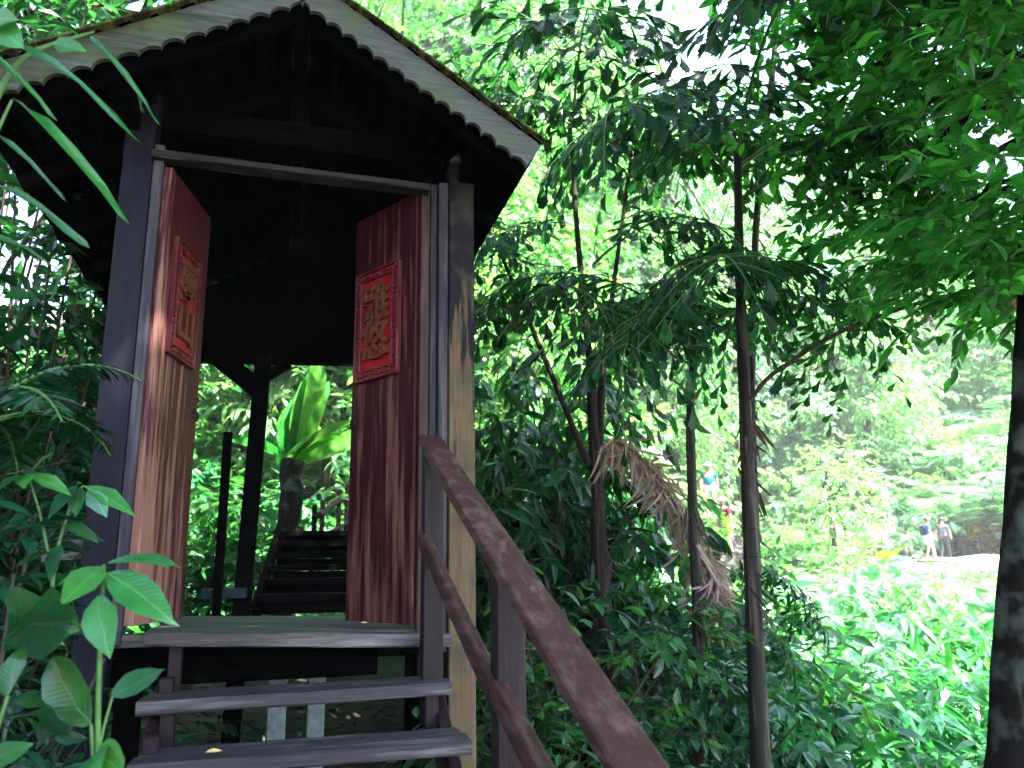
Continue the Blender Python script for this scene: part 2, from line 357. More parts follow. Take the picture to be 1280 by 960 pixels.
# pale path across the clearing
S = Soup(); pts = [polar(980, 39.5), polar(1080, 38.2), polar(1150, 37), polar(1230, 35.5), polar(1330, 33.5), polar(1500, 31)]
c = []
for i in range(len(pts)-1):
    for t in np.linspace(0, 1, 8, endpoint=False): c.append(pts[i]*(1-t)+pts[i+1]*t)
c = np.array(c); tang = unit(np.gradient(c, axis=0)); nrm = np.stack([-tang[:, 1], tang[:, 0], 0*tang[:, 0]], 1)
cols = []
for k in np.linspace(-1.7, 1.7, 5):
    q = c+nrm*k; q[:, 2] = ground_z(q[:, 0], q[:, 1])+.05; cols.append(q)
V = np.stack(cols, 1).reshape(-1, 3); idx = np.arange(len(V)).reshape(-1, 5)
S.add(V, [np.stack([idx[:-1, :-1].ravel(), idx[:-1, 1:].ravel(), idx[1:, 1:].ravel(), idx[1:, :-1].ravel()], 1)])
tag(S.build('path', simple('pale_path', (.5, .47, .42), .9), smooth=True), 'pale sunlit path crossing the clearing', 'path', kind='structure')

# ------------------------------------------------------------------ the gate pavilion
gate = empty('gate_pavilion', (0, 0, 0), 'dark timber gate pavilion with open maroon doors at the top of the steps', 'gate')
def part(name, fn, mat, parent=gate, smooth=False):
    S = Soup(); fn(S); return S.build(name, mat, parent, smooth)
DZ = .05   # deck level
part('post', lambda s: s.box((-.755, .07, .55), (.13, .13, 4.2)), MAT['post_left'])
part('door_jamb', lambda s: s.box((-.665, .05, 1.15), (.045, .10, 2.24)), MAT['jamb'])
part('post', lambda s: s.box((.775, .07, .28), (.125, .13, 4.64)), MAT['post_right'])
part('door_jamb', lambda s: (s.box((.685, .075, 1.1), (.048, .10, 2.3)), s.box((.64, .085, 1.1), (.035, .06, 2.3))), MAT['jamb'])
part('door_jamb', lambda s: s.box((.592, .06, 1.12), (.045, .07, 2.2)), MAT['jamb_right'])
part('lintel', lambda s: s.rough((-.69, .0, 2.205), (.60, .0, 2.185), .09, .036), MAT['lintel'])
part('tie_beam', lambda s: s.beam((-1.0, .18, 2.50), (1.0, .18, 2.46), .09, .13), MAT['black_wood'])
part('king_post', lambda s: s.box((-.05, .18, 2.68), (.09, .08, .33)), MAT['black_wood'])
for x, z in ((-.775, 2.44), (.74, 2.37)):
    prof = [(.03, -.03), (.034, -.025), (.026, -.008), (.022, .0), (.022, .03), (.017, .043), (.006, .05)]
    part('post_cap', lambda s: (s.tube([(x, -.03, z+q[1]) for q in prof], [q[0] for q in prof], 14)), MAT['cap'], smooth=True)
# roof: ridge at x=-.05
RX, RZ = -.05, 2.82
RE, LE = (1.0, 2.15), (-1.30, 2.12)
Y0, Y1 = -.5, 2.75
def slope_pt(side, t, off=0.0):
    e = RE if side > 0 else LE
    d = np.array([e[0]-RX, e[1]-RZ]); Ln = np.linalg.norm(d); n = np.array([-d[1], d[0]])/Ln*(1 if side > 0 else -1)
    q = np.array([RX, RZ])+d*t+n*off; return q, d/Ln, n, Ln
for side in (1, -1):
    # corrugated tiles: rows running down the slope
    S = Soup(); nY = 66; nT = 12; rows = []
    for j in range(nT):
        for lift in ((0, .014) if j < nT-1 else (0,)):
            t = (j+(1 if lift else 0))/(nT-1)*.995
            r = []
            for k in range(nY+1):
                y = Y0-.03+(Y1-Y0+.06)*k/nY; q, d, n, Ln = slope_pt(side, t, .078+(.018*math.cos(k*math.pi) if False else .009*math.cos(k*2*math.pi/6))+(.014 if lift == 0 and j else 0))
                r.append((q[0], y, q[1]))
            rows.append(r)
    top = np.array(rows); bot = top.copy()
    q, d, n, Ln = slope_pt(side, 0); bot[:, :, 0] -= n[0]*.014; bot[:, :, 2] -= n[1]*.014
    nr, nc = top.shape[:2]; V = np.concatenate([top.reshape(-1, 3), bot.reshape(-1, 3)]); I = np.arange(nr*nc).reshape(nr, nc); K = I+nr*nc
    qf = lambda I: np.stack([I[:-1, :-1].ravel(), I[:-1, 1:].ravel(), I[1:, 1:].ravel(), I[1:, :-1].ravel()], 1)
    S.add(V, [qf(K)[:, ::-1]], 1); S.f[-1] = (S.f[-1][0], 1)
    S.f.append((qf(I), 0)); S.f += [(q_, 0) for q_ in (np.stack([I[:-1, 0], I[1:, 0], K[1:, 0], K[:-1, 0]], 1), np.stack([I[1:, -1], I[:-1, -1], K[:-1, -1], K[1:, -1]], 1),
              np.stack([I[-1, :-1], I[-1, 1:], K[-1, 1:], K[-1, :-1]], 1))]
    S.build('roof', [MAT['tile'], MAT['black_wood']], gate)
    # rafters and battens below the tiles
    for y in np.linspace(Y0+.12, Y1-.1, 6):
        a, _, n, _ = slope_pt(side, .0, -.02); b, _, _, _ = slope_pt(side, 1.0, -.02)
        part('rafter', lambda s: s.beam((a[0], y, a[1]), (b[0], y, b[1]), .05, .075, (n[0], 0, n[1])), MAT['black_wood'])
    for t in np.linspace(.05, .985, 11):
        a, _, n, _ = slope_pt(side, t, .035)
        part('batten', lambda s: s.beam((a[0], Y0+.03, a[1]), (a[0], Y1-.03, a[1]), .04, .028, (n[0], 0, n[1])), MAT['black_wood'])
    # scalloped bargeboard
    S = Soup(); q, d, n, Ln = slope_pt(side, 0); NP = 15; hi = []; lo = []; per = Ln/NP
    nS = NP*10
    for k in range(nS+1):
        u = Ln*k/nS; ph = (u/per) % 1.0
        bump = .024*(.8+.4*((int(u/per)*7919) % 13)/13)*math.sin(math.pi*min(1, ph*1.0))**.7 if k < nS else 0
        b = np.array([RX, RZ])+d*u
        hi.append(b+n*.075); lo.append(b+n*(-.062+bump*(1+.15*math.sin(u*9))))
    hi = np.array(hi); lo = np.array(lo)
    # mitre the top end at the ridge line
    for arr in (hi, lo):
        for k in range(len(arr)):
            if (arr[k, 0]-RX)*side < .0015: 
                arr[k, 1] += -(arr[k, 0]-RX-.0015*side)*(d[1]/d[0]); arr[k, 0] = RX+.0015*side
    y0, y1 = Y0-.012, Y0+.012
    V = np.concatenate([np.insert(a, 1, y, axis=1) for y in (y0, y1) for a in (hi, lo)]); m = nS+1; j = np.arange(nS)
    f = [np.stack([j, j+1, m+j+1, m+j], 1), np.stack([2*m+j+1, 2*m+j, 3*m+j, 3*m+j+1], 1), np.stack([j+1, j, 2*m+j, 2*m+j+1], 1), np.stack([m+j, m+j+1, 3*m+j+1, 3*m+j], 1),
         np.array([[0, m, 3*m, 2*m], [m-1, 3*m-1, 4*m-1, 2*m-1]])]
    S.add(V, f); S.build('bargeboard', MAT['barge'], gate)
    # front edge of the tiles: a row of little tile ends along the verge
    S = Soup(); k = 0; u = .0
    while u < Ln*.96:
        w = .17+.03*random.random(); b = np.array([RX, RZ])+d*(u+w/2)+n*(.08+.006*random.random())
        S.beam((b[0]-d[0]*w*.5, Y0-.03, b[1]-d[1]*w*.5), (b[0]+d[0]*w*.5, Y0-.03, b[1]+d[1]*w*.5+.004), .05, .011, (n[0], 0, n[1])); u += w
    S.build('verge_tile', MAT['tile'], gate)
part('ridge_beam', lambda s: s.beam((RX, Y0+.05, RZ-.05), (RX, Y1, RZ-.05), .06, .10), MAT['black_wood'])
part('ridge_cap', lambda s: s.tube([(RX, Y0-.05, RZ+.085), (RX, Y1+.05, RZ+.085)], .06, 10), MAT['tile'])
for x, z in ((-.80, 2.38), (.80, 2.30)):
    part('wall_plate', lambda s: s.beam((x, -.3, z), (x, Y1-.1, z), .09, .10), MAT['black_wood'])
# back frame
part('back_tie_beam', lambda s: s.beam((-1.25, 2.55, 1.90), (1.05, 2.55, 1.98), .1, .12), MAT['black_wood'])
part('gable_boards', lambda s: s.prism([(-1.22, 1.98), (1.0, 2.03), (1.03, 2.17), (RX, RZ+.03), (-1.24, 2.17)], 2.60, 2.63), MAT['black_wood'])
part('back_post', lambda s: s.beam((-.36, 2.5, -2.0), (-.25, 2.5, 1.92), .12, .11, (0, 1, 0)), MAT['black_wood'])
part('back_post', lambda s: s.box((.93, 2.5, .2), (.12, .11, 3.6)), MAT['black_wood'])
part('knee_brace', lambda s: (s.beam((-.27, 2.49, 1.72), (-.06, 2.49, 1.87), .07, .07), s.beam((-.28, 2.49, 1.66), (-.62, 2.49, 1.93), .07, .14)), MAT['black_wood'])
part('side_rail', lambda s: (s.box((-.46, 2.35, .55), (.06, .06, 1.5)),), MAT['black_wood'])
part('post_footing', lambda s: s.box((-.42, 2.45, .17), (.30, .2, .07)), MAT['teal_block'])
# platform
part('deck_board', lambda s: s.rough((-.53, -.05, .065), (.70, -.05, .012), .20, .052), MAT['deck'])
for k in range(7):
    yk = .145+k*.167; part('deck_board', lambda s: s.beam((-.56, yk, .063), (.62, yk, .03), .155, .04), MAT['deck'])
part('sill_beam', lambda s: s.box((-.62, .09, .045), (.20, .12, .05)), MAT['greybeam'])
part('floor_joist', lambda s: (s.box((-.2, .3, -.10), (1.25, .08, .12)), s.box((-.0, 1.1, -.10), (1.9, .08, .12))), MAT['black_wood'])
part('under_post', lambda s: s.box((-.02, .55, -1.1), (.085, .09, 1.9)), MAT['footing'])
part('under_post', lambda s: s.box((.17, .75, -1.1), (.085, .09, 1.9)), MAT['footing'])
part('under_post', lambda s: s.box((-.64, .3, -1.0), (.1, .1, 1.9)), MAT['black_wood'])

def glyphs(txt, height, depth):
    cu = bpy.data.curves.new('glyph', 'FONT'); cu.body = txt; cu.size = height; cu.extrude = depth; cu.bevel_depth = .0025; cu.offset = .002
    cu.align_x = 'CENTER'; cu.align_y = 'CENTER'; cu.space_line = .86
    o = bpy.data.objects.new('glyph', cu); COL.objects.link(o)
    dg = bpy.context.evaluated_depsgraph_get(); me = bpy.data.meshes.new_from_object(o.evaluated_get(dg))
    bpy.data.objects.remove(o); return me

def make_door(hinge, ang, W, H, mat, face, ps, pz, txt, zb):
    """face=+1: carved side looks along +local y"""
    d = empty('door', hinge, None, None); d.parent = gate; d.rotation_euler = (0, 0, R(ang)); del_keys = [k for k in d.keys()]
    S = Soup(); S.box((W/2, 0, H/2), (W, .04, H), bev=.003)
    me_o = S.build('door', mat, gate); me_o.location = hinge; me_o.rotation_euler = (0, 0, R(ang)); bpy.data.objects.remove(d)
    me_o['label'] = 'maroon door leaf with peeling paint and a red carved plaque'
    # planks' joints
    f = face
    S = Soup()
    S.box(((ps[0]+ps[1])/2, f*.026, (pz[0]+pz[1])/2-zb), (ps[1]-ps[0]-.01, .012, pz[1]-pz[0]-.01)); S.build('plaque_board', MAT['red'], me_o)
    S = Soup(); bw = .05; cx, cz = (ps[0]+ps[1])/2, (pz[0]+pz[1])/2-zb; w, h = ps[1]-ps[0], pz[1]-pz[0]
    for sx in (-1, 1):
        S.box((cx+sx*(w/2-.004), f*.032, cz), (.010, .026, h)); S.box((cx+sx*(w/2-bw), f*.032, cz), (.007, .024, h-2*bw))
    for sz in (-1, 1):
        S.box((cx, f*.032, cz+sz*(h/2-.004)), (w-.024, .026, .010)); S.box((cx, f*.032, cz+sz*(h/2-bw)), (w-2*bw-.01, .024, .007))
    rr = random.Random(3)
    def curl(x, z, s):
        a0 = rr.random()*6.28; pts = [(x+s*(.2+.8*t)*math.cos(a0+4.6*t), f*(.038+.004*math.sin(3*t)), z+s*(.2+.8*t)*math.sin(a0+4.6*t)) for t in np.linspace(0, 1, 7)]
        S.tube(pts, [.003, .0045, .005, .005, .0045, .004, .002], 5)
    for sx in (-1, 1):
        for k in range(int(h/.029)):
            curl(cx+sx*(w/2-bw/2-.004), cz-h/2+.018+k*.029, .015)
            S.box((cx+sx*(w/2-bw/2+rr.uniform(-.012, .012)), f*.034, cz-h/2+.018+k*.029+rr.uniform(-.01, .01)), (.012, .014, .008), bev=.003)
    for sz in (-1, 1):
        for k in range(int((w-2*bw)/.029)+1):
            curl(cx-w/2+bw+.008+k*.029, cz+sz*(h/2-bw/2-.004), .015)
    S.build('carved_border', MAT['carved'], me_o)
    me = glyphs(txt, .225, .008); me.materials.append(MAT['gold']); g = link('carved_characters', me, me_o)
    ch = (h-2*bw)
    g.rotation_euler = (R(90), 0, 0 if f < 0 else R(180)); g.location = (cx, f*.042, cz-.01)
    S = Soup(); hx = W-.035
    S.tube([(hx+.02*math.cos(a), f*.032, .98+.02*math.sin(a)) for a in np.linspace(0, 2*math.pi, 13)], .004, 5); S.box((hx, f*.024, 1.005), (.03, .01, .03))
    S.build('door_handle', MAT['iron'], me_o)
    return me_o
make_door((-.625, .03, .105), 77.5, .57, 2.07, MAT['door_left'], -1, (.085, .425), (1.30, 1.865), '夢\n山', .105)
make_door((.565, .045, .075), 121, .515, 2.11, MAT['door_right'], 1, (.112, .475), (1.262, 1.85), '雅\n悠', .075)

# ------------------------------------------------------------------ staircase up to the gate
stair = empty('wooden_staircase', (0, -1, -1), 'open wooden steps with worn purplish grey treads climbing to the gate', 'stairs')
stair.location = (0, 0, 0)
def tread_at(l, r_, y):
    a = at_y(l[0], l[1], y); b = at_y(r_[0], r_[1], y); return a, b
TR = [tread_at((170, 878), (565, 853), -.40), tread_at((158, 958), (590, 925), -.72)]
for a, b in TR:
    part('tread', lambda s: (s.rough((a[0], a[1]+.067, a[2]-.024), (b[0], b[1]+.067, b[2]-.024), .134, .048), s.rough((a[0]+.01, a[1]+.21, a[2]-.026), (b[0]-.008, b[1]+.21, b[2]-.025), .132, .046)), MAT['tread'], stair)
zl = (TR[1][0][2]+TR[1][1][2])/2
for k in range(1, 5):
    part('tread', lambda s: s.box((.09, -.72-.33*k+.14, zl-.19*k-.024), (1.28, .28, .048)), MAT['tread'], stair)
for x in (-.45, .62):
    part('stringer', lambda s: s.beam((x, -.05, -.17), (x, -2.3, -1.42), .05, .18), MAT['newel'], stair)
for (u0, v0, u1, v1, y) in ((218, 805, 218, 850, -.06), (206, 855, 206, 878, -.2), (207, 890, 207, 945, -.36), (186, 930, 186, 958, -.55),
                            (530, 800, 530, 845, -.06), (540, 870, 540, 925, -.36)):
    a, b = at_y(u0, v0, y), at_y(u1, v1, y)
    part('tread_bracket', lambda s: s.box(((a[0]+b[0])/2, y+.03, (a[2]+b[2])/2-.01), (.052, .05, abs(a[2]-b[2])+.06)), MAT['newel'], stair)

rail = empty('stair_railing', (0, 0, 0), 'purple brown wooden handrail sloping down beside the entrance steps', 'railing')
p0, p1 = at_y(538, 551, -.2), at_y(795, 960, -2.2); dd = (p1-p0)/np.linalg.norm(p1-p0)
a, b = p0-dd*.01, p0+dd*2.9
part('handrail', lambda s: s.rough(a, b, .105, .042, seg=40), MAT['rail'], rail)
q0, q1 = at_y(528, 672, -.2), at_y(618, 862, -1.2); d2 = (q1-q0)/np.linalg.norm(q1-q0)
part('mid_rail', lambda s: s.rough(q0, q0+d2*1.12, .04, .075), MAT['rail'], rail)
r0 = at_y(622, 862, -1.24); r1 = at_y(673, 960, -1.75); d3 = (r1-r0)/np.linalg.norm(r1-r0)
part('mid_rail', lambda s: s.beam(r0-d3*.03, r0+d3*1.5, .04, .075), MAT['rail'], rail)
def newel(x, y, ztop, zbot, w):
    part('newel_post', lambda s: s.box((x, y, (ztop+zbot)/2), (w, w, ztop-zbot)), MAT['newel'], rail)
newel(.595, -.225, .84, -.3, .085)
def rail_z(y): return (p0+dd*((y-p0[1])/dd[1]))[2]
newel(.655, -1.24, rail_z(-1.24)-.02, -1.7, .088); newel(.66, -2.35, rail_z(-2.35)-.02, -1.9, .088)

# grey weathered beam left of the gate
beam = part('weathered_beam', lambda s: s.rough(at_y(55, 690, .15), at_y(148, 678, .15), .09, .09, jit=.004), MAT['greybeam'], None)
tag(beam, 'mossy grey weathered timber beam butting the left gate post among leaves', 'beam')

# ------------------------------------------------------------------ steps and railing beyond the doors
inner = empty('upper_steps', (0, 0, 0), 'dark wooden steps climbing away behind the open doors', 'stairs')
for k in range(6):
    z = .13+.105*k; y = 2.55+.34*k
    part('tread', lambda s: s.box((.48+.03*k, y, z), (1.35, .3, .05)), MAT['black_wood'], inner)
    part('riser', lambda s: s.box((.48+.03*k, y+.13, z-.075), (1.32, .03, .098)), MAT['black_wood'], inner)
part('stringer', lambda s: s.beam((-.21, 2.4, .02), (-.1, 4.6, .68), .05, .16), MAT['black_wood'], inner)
br = empty('far_railing', (0, 0, 0), 'dark thin railing with balusters curving up beyond the upper steps', 'railing')
A = [at_y(u, v, y) for u, v, y in ((392, 648, 6.0), (415, 632, 6.5), (437, 617, 7.0), (480, 590, 8))]
B = [at_y(u, v, y) for u, v, y in ((392, 678, 6.0), (415, 664, 6.5), (437, 652, 7.0), (480, 625, 8))]
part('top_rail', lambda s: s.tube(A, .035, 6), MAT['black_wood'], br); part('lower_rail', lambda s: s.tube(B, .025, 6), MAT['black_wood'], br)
for i, (u, v, y) in enumerate(((393, 645, 6.02), (403, 640, 6.25), (424, 625, 6.7), (434, 618, 6.95))):
    t = at_y(u, v, y); part('baluster', lambda s: s.box((t[0], y, t[2]-.25), (.06, .05, .75)), MAT['black_wood'], br)

# fallen leaves
for (u, v, z, sz, lab) in ((266, 951, None, .055, 'small pale yellow fallen leaf lying on the lowest visible step'), (456, 781, .062, .035, 'tiny tan fallen leaf lying on the deck before the right door')):
    p = at_y(u, v, -.70 if z is None else .0); S = Soup()
    zz = (TR[1][0][2]*.75+TR[1][1][2]*.25)+.006 if z is None else p[2]+.004
    S.leaves(T_ELL, [(p[0]-sz/2, p[1]+(.04 if z is None else 0), zz+sz*.12)], np.array([[1., .3, .1]]), np.array([[.1, -.5, 1.]]), [sz])
    tag(S.build('fallen_leaf', MAT['yellow']), lab, 'leaf')

# ------------------------------------------------------------------ vegetation generators
ORG = None
def outside_gate(P, o):
    q = P+np.array(o); return ~((np.abs(q[..., 0]) < np.where(q[..., 1] < -.35, .55, 1.02)) & (q[..., 1] > -4.2) & (q[..., 1] < 4.3) & (q[..., 2] < 2.95) & (q[..., 2] > np.where(q[..., 1] < -.35, -2.5, -.5)))
def rnd(n, s=1.0): return RNG.normal(size=(n, 3))*s
def twigs(S, clumps, n_tw, n_lf, size, T, tl=.5, droop=.35, flat=.6, mat=0, wmat=None, tw_r=.006, wid=1.0, shell=.75):
    """clumps: list of (centre, radii); twigs burst outwards from each clump and carry alternating leaves"""
    C = np.array([c for c, r in clumps]); Rr = np.array([np.broadcast_to(r, 3) for c, r in clumps]); m = len(C)*n_tw
    ci = np.repeat(np.arange(len(C)), n_tw)
    o = unit(rnd(m))*(RNG.random((m, 1))**(1/2.2))*shell
    P0 = C[ci]+o*Rr[ci]; d = unit(o*1.2+rnd(m, .45)+np.array([0, 0, .12])); d[:, 2] *= flat; d = unit(d)
    ln = tl*RNG.uniform(.6, 1.25, m)
    if ORG is not None:
        k = outside_gate(P0, ORG) & outside_gate(P0+d*ln[:, None], ORG); P0, d, ln, ci, m = P0[k], d[k], ln[k], ci[k], int(k.sum())
    if wmat is not None:
        S.leaves(T_STICK, P0, d, np.cross(d, unit(rnd(m))), ln, np.full(m, tw_r), wmat, stick=True)
    t = (np.arange(n_lf)+.6)/n_lf; t = np.clip(t[None]+RNG.normal(size=(m, n_lf))*.05, .12, 1)
    P = P0[:, None]+d[:, None]*(ln[:, None]*t)[..., None]; P[..., 2] -= (ln[:, None]*t*t)*.22*droop
    side = unit(np.cross(d, UP+rnd(m, .05))); sg = np.where(np.arange(n_lf) % 2 == 0, 1., -1.)
    X = d[:, None]*.75+side[:, None]*sg[None, :, None]*.8+RNG.normal(size=(m, n_lf, 3))*.38; X[..., 2] -= droop
    Nn = np.array([0, 0, 1.])+RNG.normal(size=(m, n_lf, 3))*.45
    P, X, Nn = P.reshape(-1, 3), X.reshape(-1, 3), Nn.reshape(-1, 3); sz = size*RNG.uniform(.6, 1.2, m*n_lf)
    if ORG is not None:
        k = outside_gate(P+unit(X)*sz[:, None], ORG) & outside_gate(P, ORG); P, X, Nn, sz = P[k], X[k], Nn[k], sz[k]
    S.leaves(T, P, X, Nn, sz, wid, mat)

def arch(L, e0, bend, n=12, curl=1.4):
    """arching rachis in the xz plane: points and tangents"""
    t = np.linspace(0, 1, n); a = e0-bend*t**curl; dx = np.cos(a); dz = np.sin(a); st = L/(n-1)
    x = np.concatenate([[0], np.cumsum((dx[:-1]+dx[1:])/2*st)]); z = np.concatenate([[0], np.cumsum((dz[:-1]+dz[1:])/2*st)])
    return t, np.stack([x, 0*x, z], 1), np.stack([dx, 0*dx, dz], 1)
def frond_pinnate(S, L, pairs, ll, e0=1.1, bend=1.5, T=T_PINNA, wid=1.0, bare=.18, vee=.25, hang=.25, rr=.012, mat=0, smat=1):
    t, P, Tn = arch(L, e0, bend); S.tube(P, np.linspace(rr, rr*.25, len(P)), 5, smat, cap=False)
    tt = np.linspace(bare, .99, pairs); Pp = np.stack([np.interp(tt, t, P[:, k]) for k in range(3)], 1); Tt = np.stack([np.interp(tt, t, Tn[:, k]) for k in range(3)], 1)
    up = np.stack([-Tt[:, 2], 0*tt, Tt[:, 0]], 1); prof = np.sin(np.clip((tt-bare)/(1-bare), 0, 1)**.8*2.6+.45)
    for sg in (-1, 1):
        X = Tt*.55+np.array([0, sg*.9, 0])+up*vee+rnd(pairs, .07); X[:, 2] -= hang*RNG.uniform(.5, 1.3, pairs)
        S.leaves(T, Pp, X, up+np.array([0, -sg*.25, 0])+rnd(pairs, .12), ll*prof*RNG.uniform(.9, 1.08, pairs), wid, mat)
def frond_fishtail(S, L, e0, bend, nr=9, rl=.75, nl=7, ls=.2, mat=0, smat=1, keep=1.0):
    t, P, Tn = arch(L, e0, bend); S.tube(P, np.linspace(.014, .005, len(P)), 5, smat, cap=False)
    for k, tt in enumerate(np.linspace(.28, 1, nr)):
        p = np.array([np.interp(tt, t, P[:, q]) for q in range(3)]); tn = np.array([np.interp(tt, t, Tn[:, q]) for q in range(3)])
        for sg in ((-1, 1) if k < nr-1 else (0,)):
            if RNG.random() > keep: continue
            ln = rl*math.sin(.5+2.1*(tt-.2))*RNG.uniform(.85, 1.1)
            d = unit(tn*.6+np.array([0, sg*.9, 0])+RNG.normal(size=3)*.1)
            u = np.linspace(0, 1, nl+1)[1:]; pts = p+d*(u*ln)[:, None]; pts[:, 2] -= .38*ln*u**2
            S.tube(np.concatenate([p[None], pts]), np.linspace(.005, .002, nl+1), 4, smat, cap=False)
            side = unit(np.cross(d, UP)); s2 = np.where(np.arange(nl) % 2 == 0, 1., -1.)
            X = d*.55+side*(s2[:, None]*.5)+rnd(nl, .22); X[:, 2] -= RNG.uniform(.35, 1.0, nl)
            Nn = unit(np.cross(X, np.cross(UP, X)+rnd(nl, .35)))+rnd(nl, .35)
            Nn = UP*.7+side*s2[:, None]*.4+d*.3+rnd(nl, .3)
            S.leaves(T_FISH, pts, X, Nn, ls*RNG.uniform(.7, 1.25, nl), .72, mat)

def trunk_mesh(S, pts, r0, r1, sides=9, mat=0):
    P = np.array(pts, float); n = 14; t = np.linspace(0, 1, len(P)); tt = np.linspace(0, 1, n)
    Q = np.stack([np.interp(tt, t, P[:, k]) for k in range(3)], 1); Q[1:-1, :2] += RNG.normal(size=(n-2, 2))*r0*.12
    rr = np.linspace(r0, r1, n)*RNG.uniform(.93, 1.07, n); rr[0] *= 1.25
    S.tube(Q, rr, sides, mat)
def make_tree(name, label, cat, pos, h, r0, clumps, leaf, leafmat, n_tw=14, n_lf=9, T=T_ELL, tl=.5, droop=.35, flat=.6, bark='bark', group=None, lean=(0, 0), wid=1.0, tw_r=.006, fork=.55, top=.8):
    """clumps in local coordinates (base at 0)"""
    global ORG; ORG = None if tuple(pos) == (0, 0, 0) else pos
    root = empty(name, pos, label, cat, group)
    S = Soup(); tp = np.array([lean[0], lean[1], h*top]); trunk_mesh(S, [(0, 0, -.3), (lean[0]*.35, lean[1]*.35, h*top*.5), tp], r0, r0*.45)
    for c, r in clumps:
        c = np.array(c, float); f = RNG.uniform(fork, .98); a = tp*f; a[2] = h*top*f
        mid = (a+c)/2+np.array([0, 0, -.08*np.linalg.norm(c-a)])+RNG.normal(size=3)*.05*np.linalg.norm(c-a)
        L5 = np.array([a, a*.6+mid*.4, mid, c*.7+mid*.3, c])
        if ORG is None or outside_gate(np.concatenate([L5, (L5[1:]+L5[:-1])/2]), ORG).all(): S.tube(L5, np.linspace(r0*.38, .006, 5), 5, 0, cap=False)
    S.build('trunk', MAT[bark], root, smooth=True)
    S = Soup(); twigs(S, clumps, n_tw, n_lf, leaf, T, tl, droop, flat, 0, 1, tw_r, wid)
    S.build('crown', [MAT[leafmat], MAT['twig']], root)
    return root
def ell_clumps(c, rad, n, cr, jit=.3):
    o = unit(rnd(n))*(RNG.random((n, 1))**.45); return [(np.array(c)+o[i]*np.array(rad), np.array(cr)*RNG.uniform(1-jit, 1+jit)) for i in range(n)]
def make_shrub(name, label, cat, pos, h, w, n_st, leaf, leafmat, n_tw=5, n_lf=7, T=T_ELL, group=None, droop=.4, tl=.35, stem='twig', wid=1.0):
    global ORG; ORG = None if tuple(pos) == (0, 0, 0) else pos
    root = empty(name, pos, label, cat, group); S = Soup(); cl = []
    for i in range(n_st):
        a = RNG.uniform(0, 6.28); rr = w*RNG.uniform(.2, 1); z = h*RNG.uniform(.35, 1)*(1-.35*rr/w); c = np.array([math.cos(a)*rr, math.sin(a)*rr, z])
        L3 = np.array([(c[0]*.08, c[1]*.08, -.15), (c[0]*.4, c[1]*.4, z*.55), c])
        if ORG is None or outside_gate(np.concatenate([L3, (L3[1:]+L3[:-1])/2]), ORG).all(): S.tube(L3, [.016, .011, .005], 5, 0, cap=False)
        cl.append((c, np.array([.3, .3, .22])*h*.55))
        cl.append((c*np.array([.75, .75, .6]), np.array([.25, .25, .2])*h*.5))
    S.build('stem', MAT[stem], root, smooth=True)
    S = Soup(); twigs(S, cl, n_tw, n_lf, leaf, T, tl, droop, .8, 0, 1, .004, wid); S.build('foliage', [MAT[leafmat], MAT['twig']], root)
    return root
def make_rosette(name, label, cat, pos, n, L, pairs, ll, leafmat, trunk_h=0., e=(.7, 1.35), bend=(1.0, 1.7), group=None, T=T_PINNA, wid=1.0, stem='greenstem', vee=.25, hang=.25, rr=.012, parts=True, tr=.06):
    root = empty(name, pos, label, cat, group); prot = []
    for k in range(3):
        S = Soup(); frond_pinnate(S, L*RNG.uniform(.85, 1.1), pairs, ll, RNG.uniform(*e), RNG.uniform(*bend), T, wid, vee=vee, hang=hang, rr=rr); prot.append(S)
    if trunk_h > 0:
        S = Soup(); trunk_mesh(S, [(0, 0, -.2), (0, 0, trunk_h*.5), (0, 0, trunk_h)], tr*1.2, tr); S.build('trunk', MAT['palestem'], root, smooth=True)
    first = {}
    for i in range(n):
        k = i % 3
        if k not in first: o = prot[k].build('frond', [MAT[leafmat], MAT[stem]], root); first[k] = o
        else: o = first[k].copy(); COL.objects.link(o)
        o.parent = root; o.location = (0, 0, trunk_h); o.rotation_euler = (RNG.uniform(-.12, .12), RNG.uniform(-.3, .22), i*2*math.pi/n+RNG.uniform(-.25, .25))
    return root
def place(proto, u, D, scale=1.0, label=None, group=None, sink=0.0):
    p = polar(u, D); p[2] -= sink
    return copy_thing(proto, p, RNG.uniform(0, 6.28), scale, label, group)
USED = set()
def put(proto, u, D, scale=1.0, label=None, group=None):
    """first call moves the original, later calls copy it"""
    if proto.name not in USED:
        USED.add(proto.name); p = polar(u, D); proto.location = p; proto.rotation_euler = (0, 0, RNG.uniform(0, 6.28)); proto.scale = (scale,)*3
        if label: proto['label'] = label
        if group: proto['group'] = group
        return proto
    return place(proto, u, D, scale, label, group)

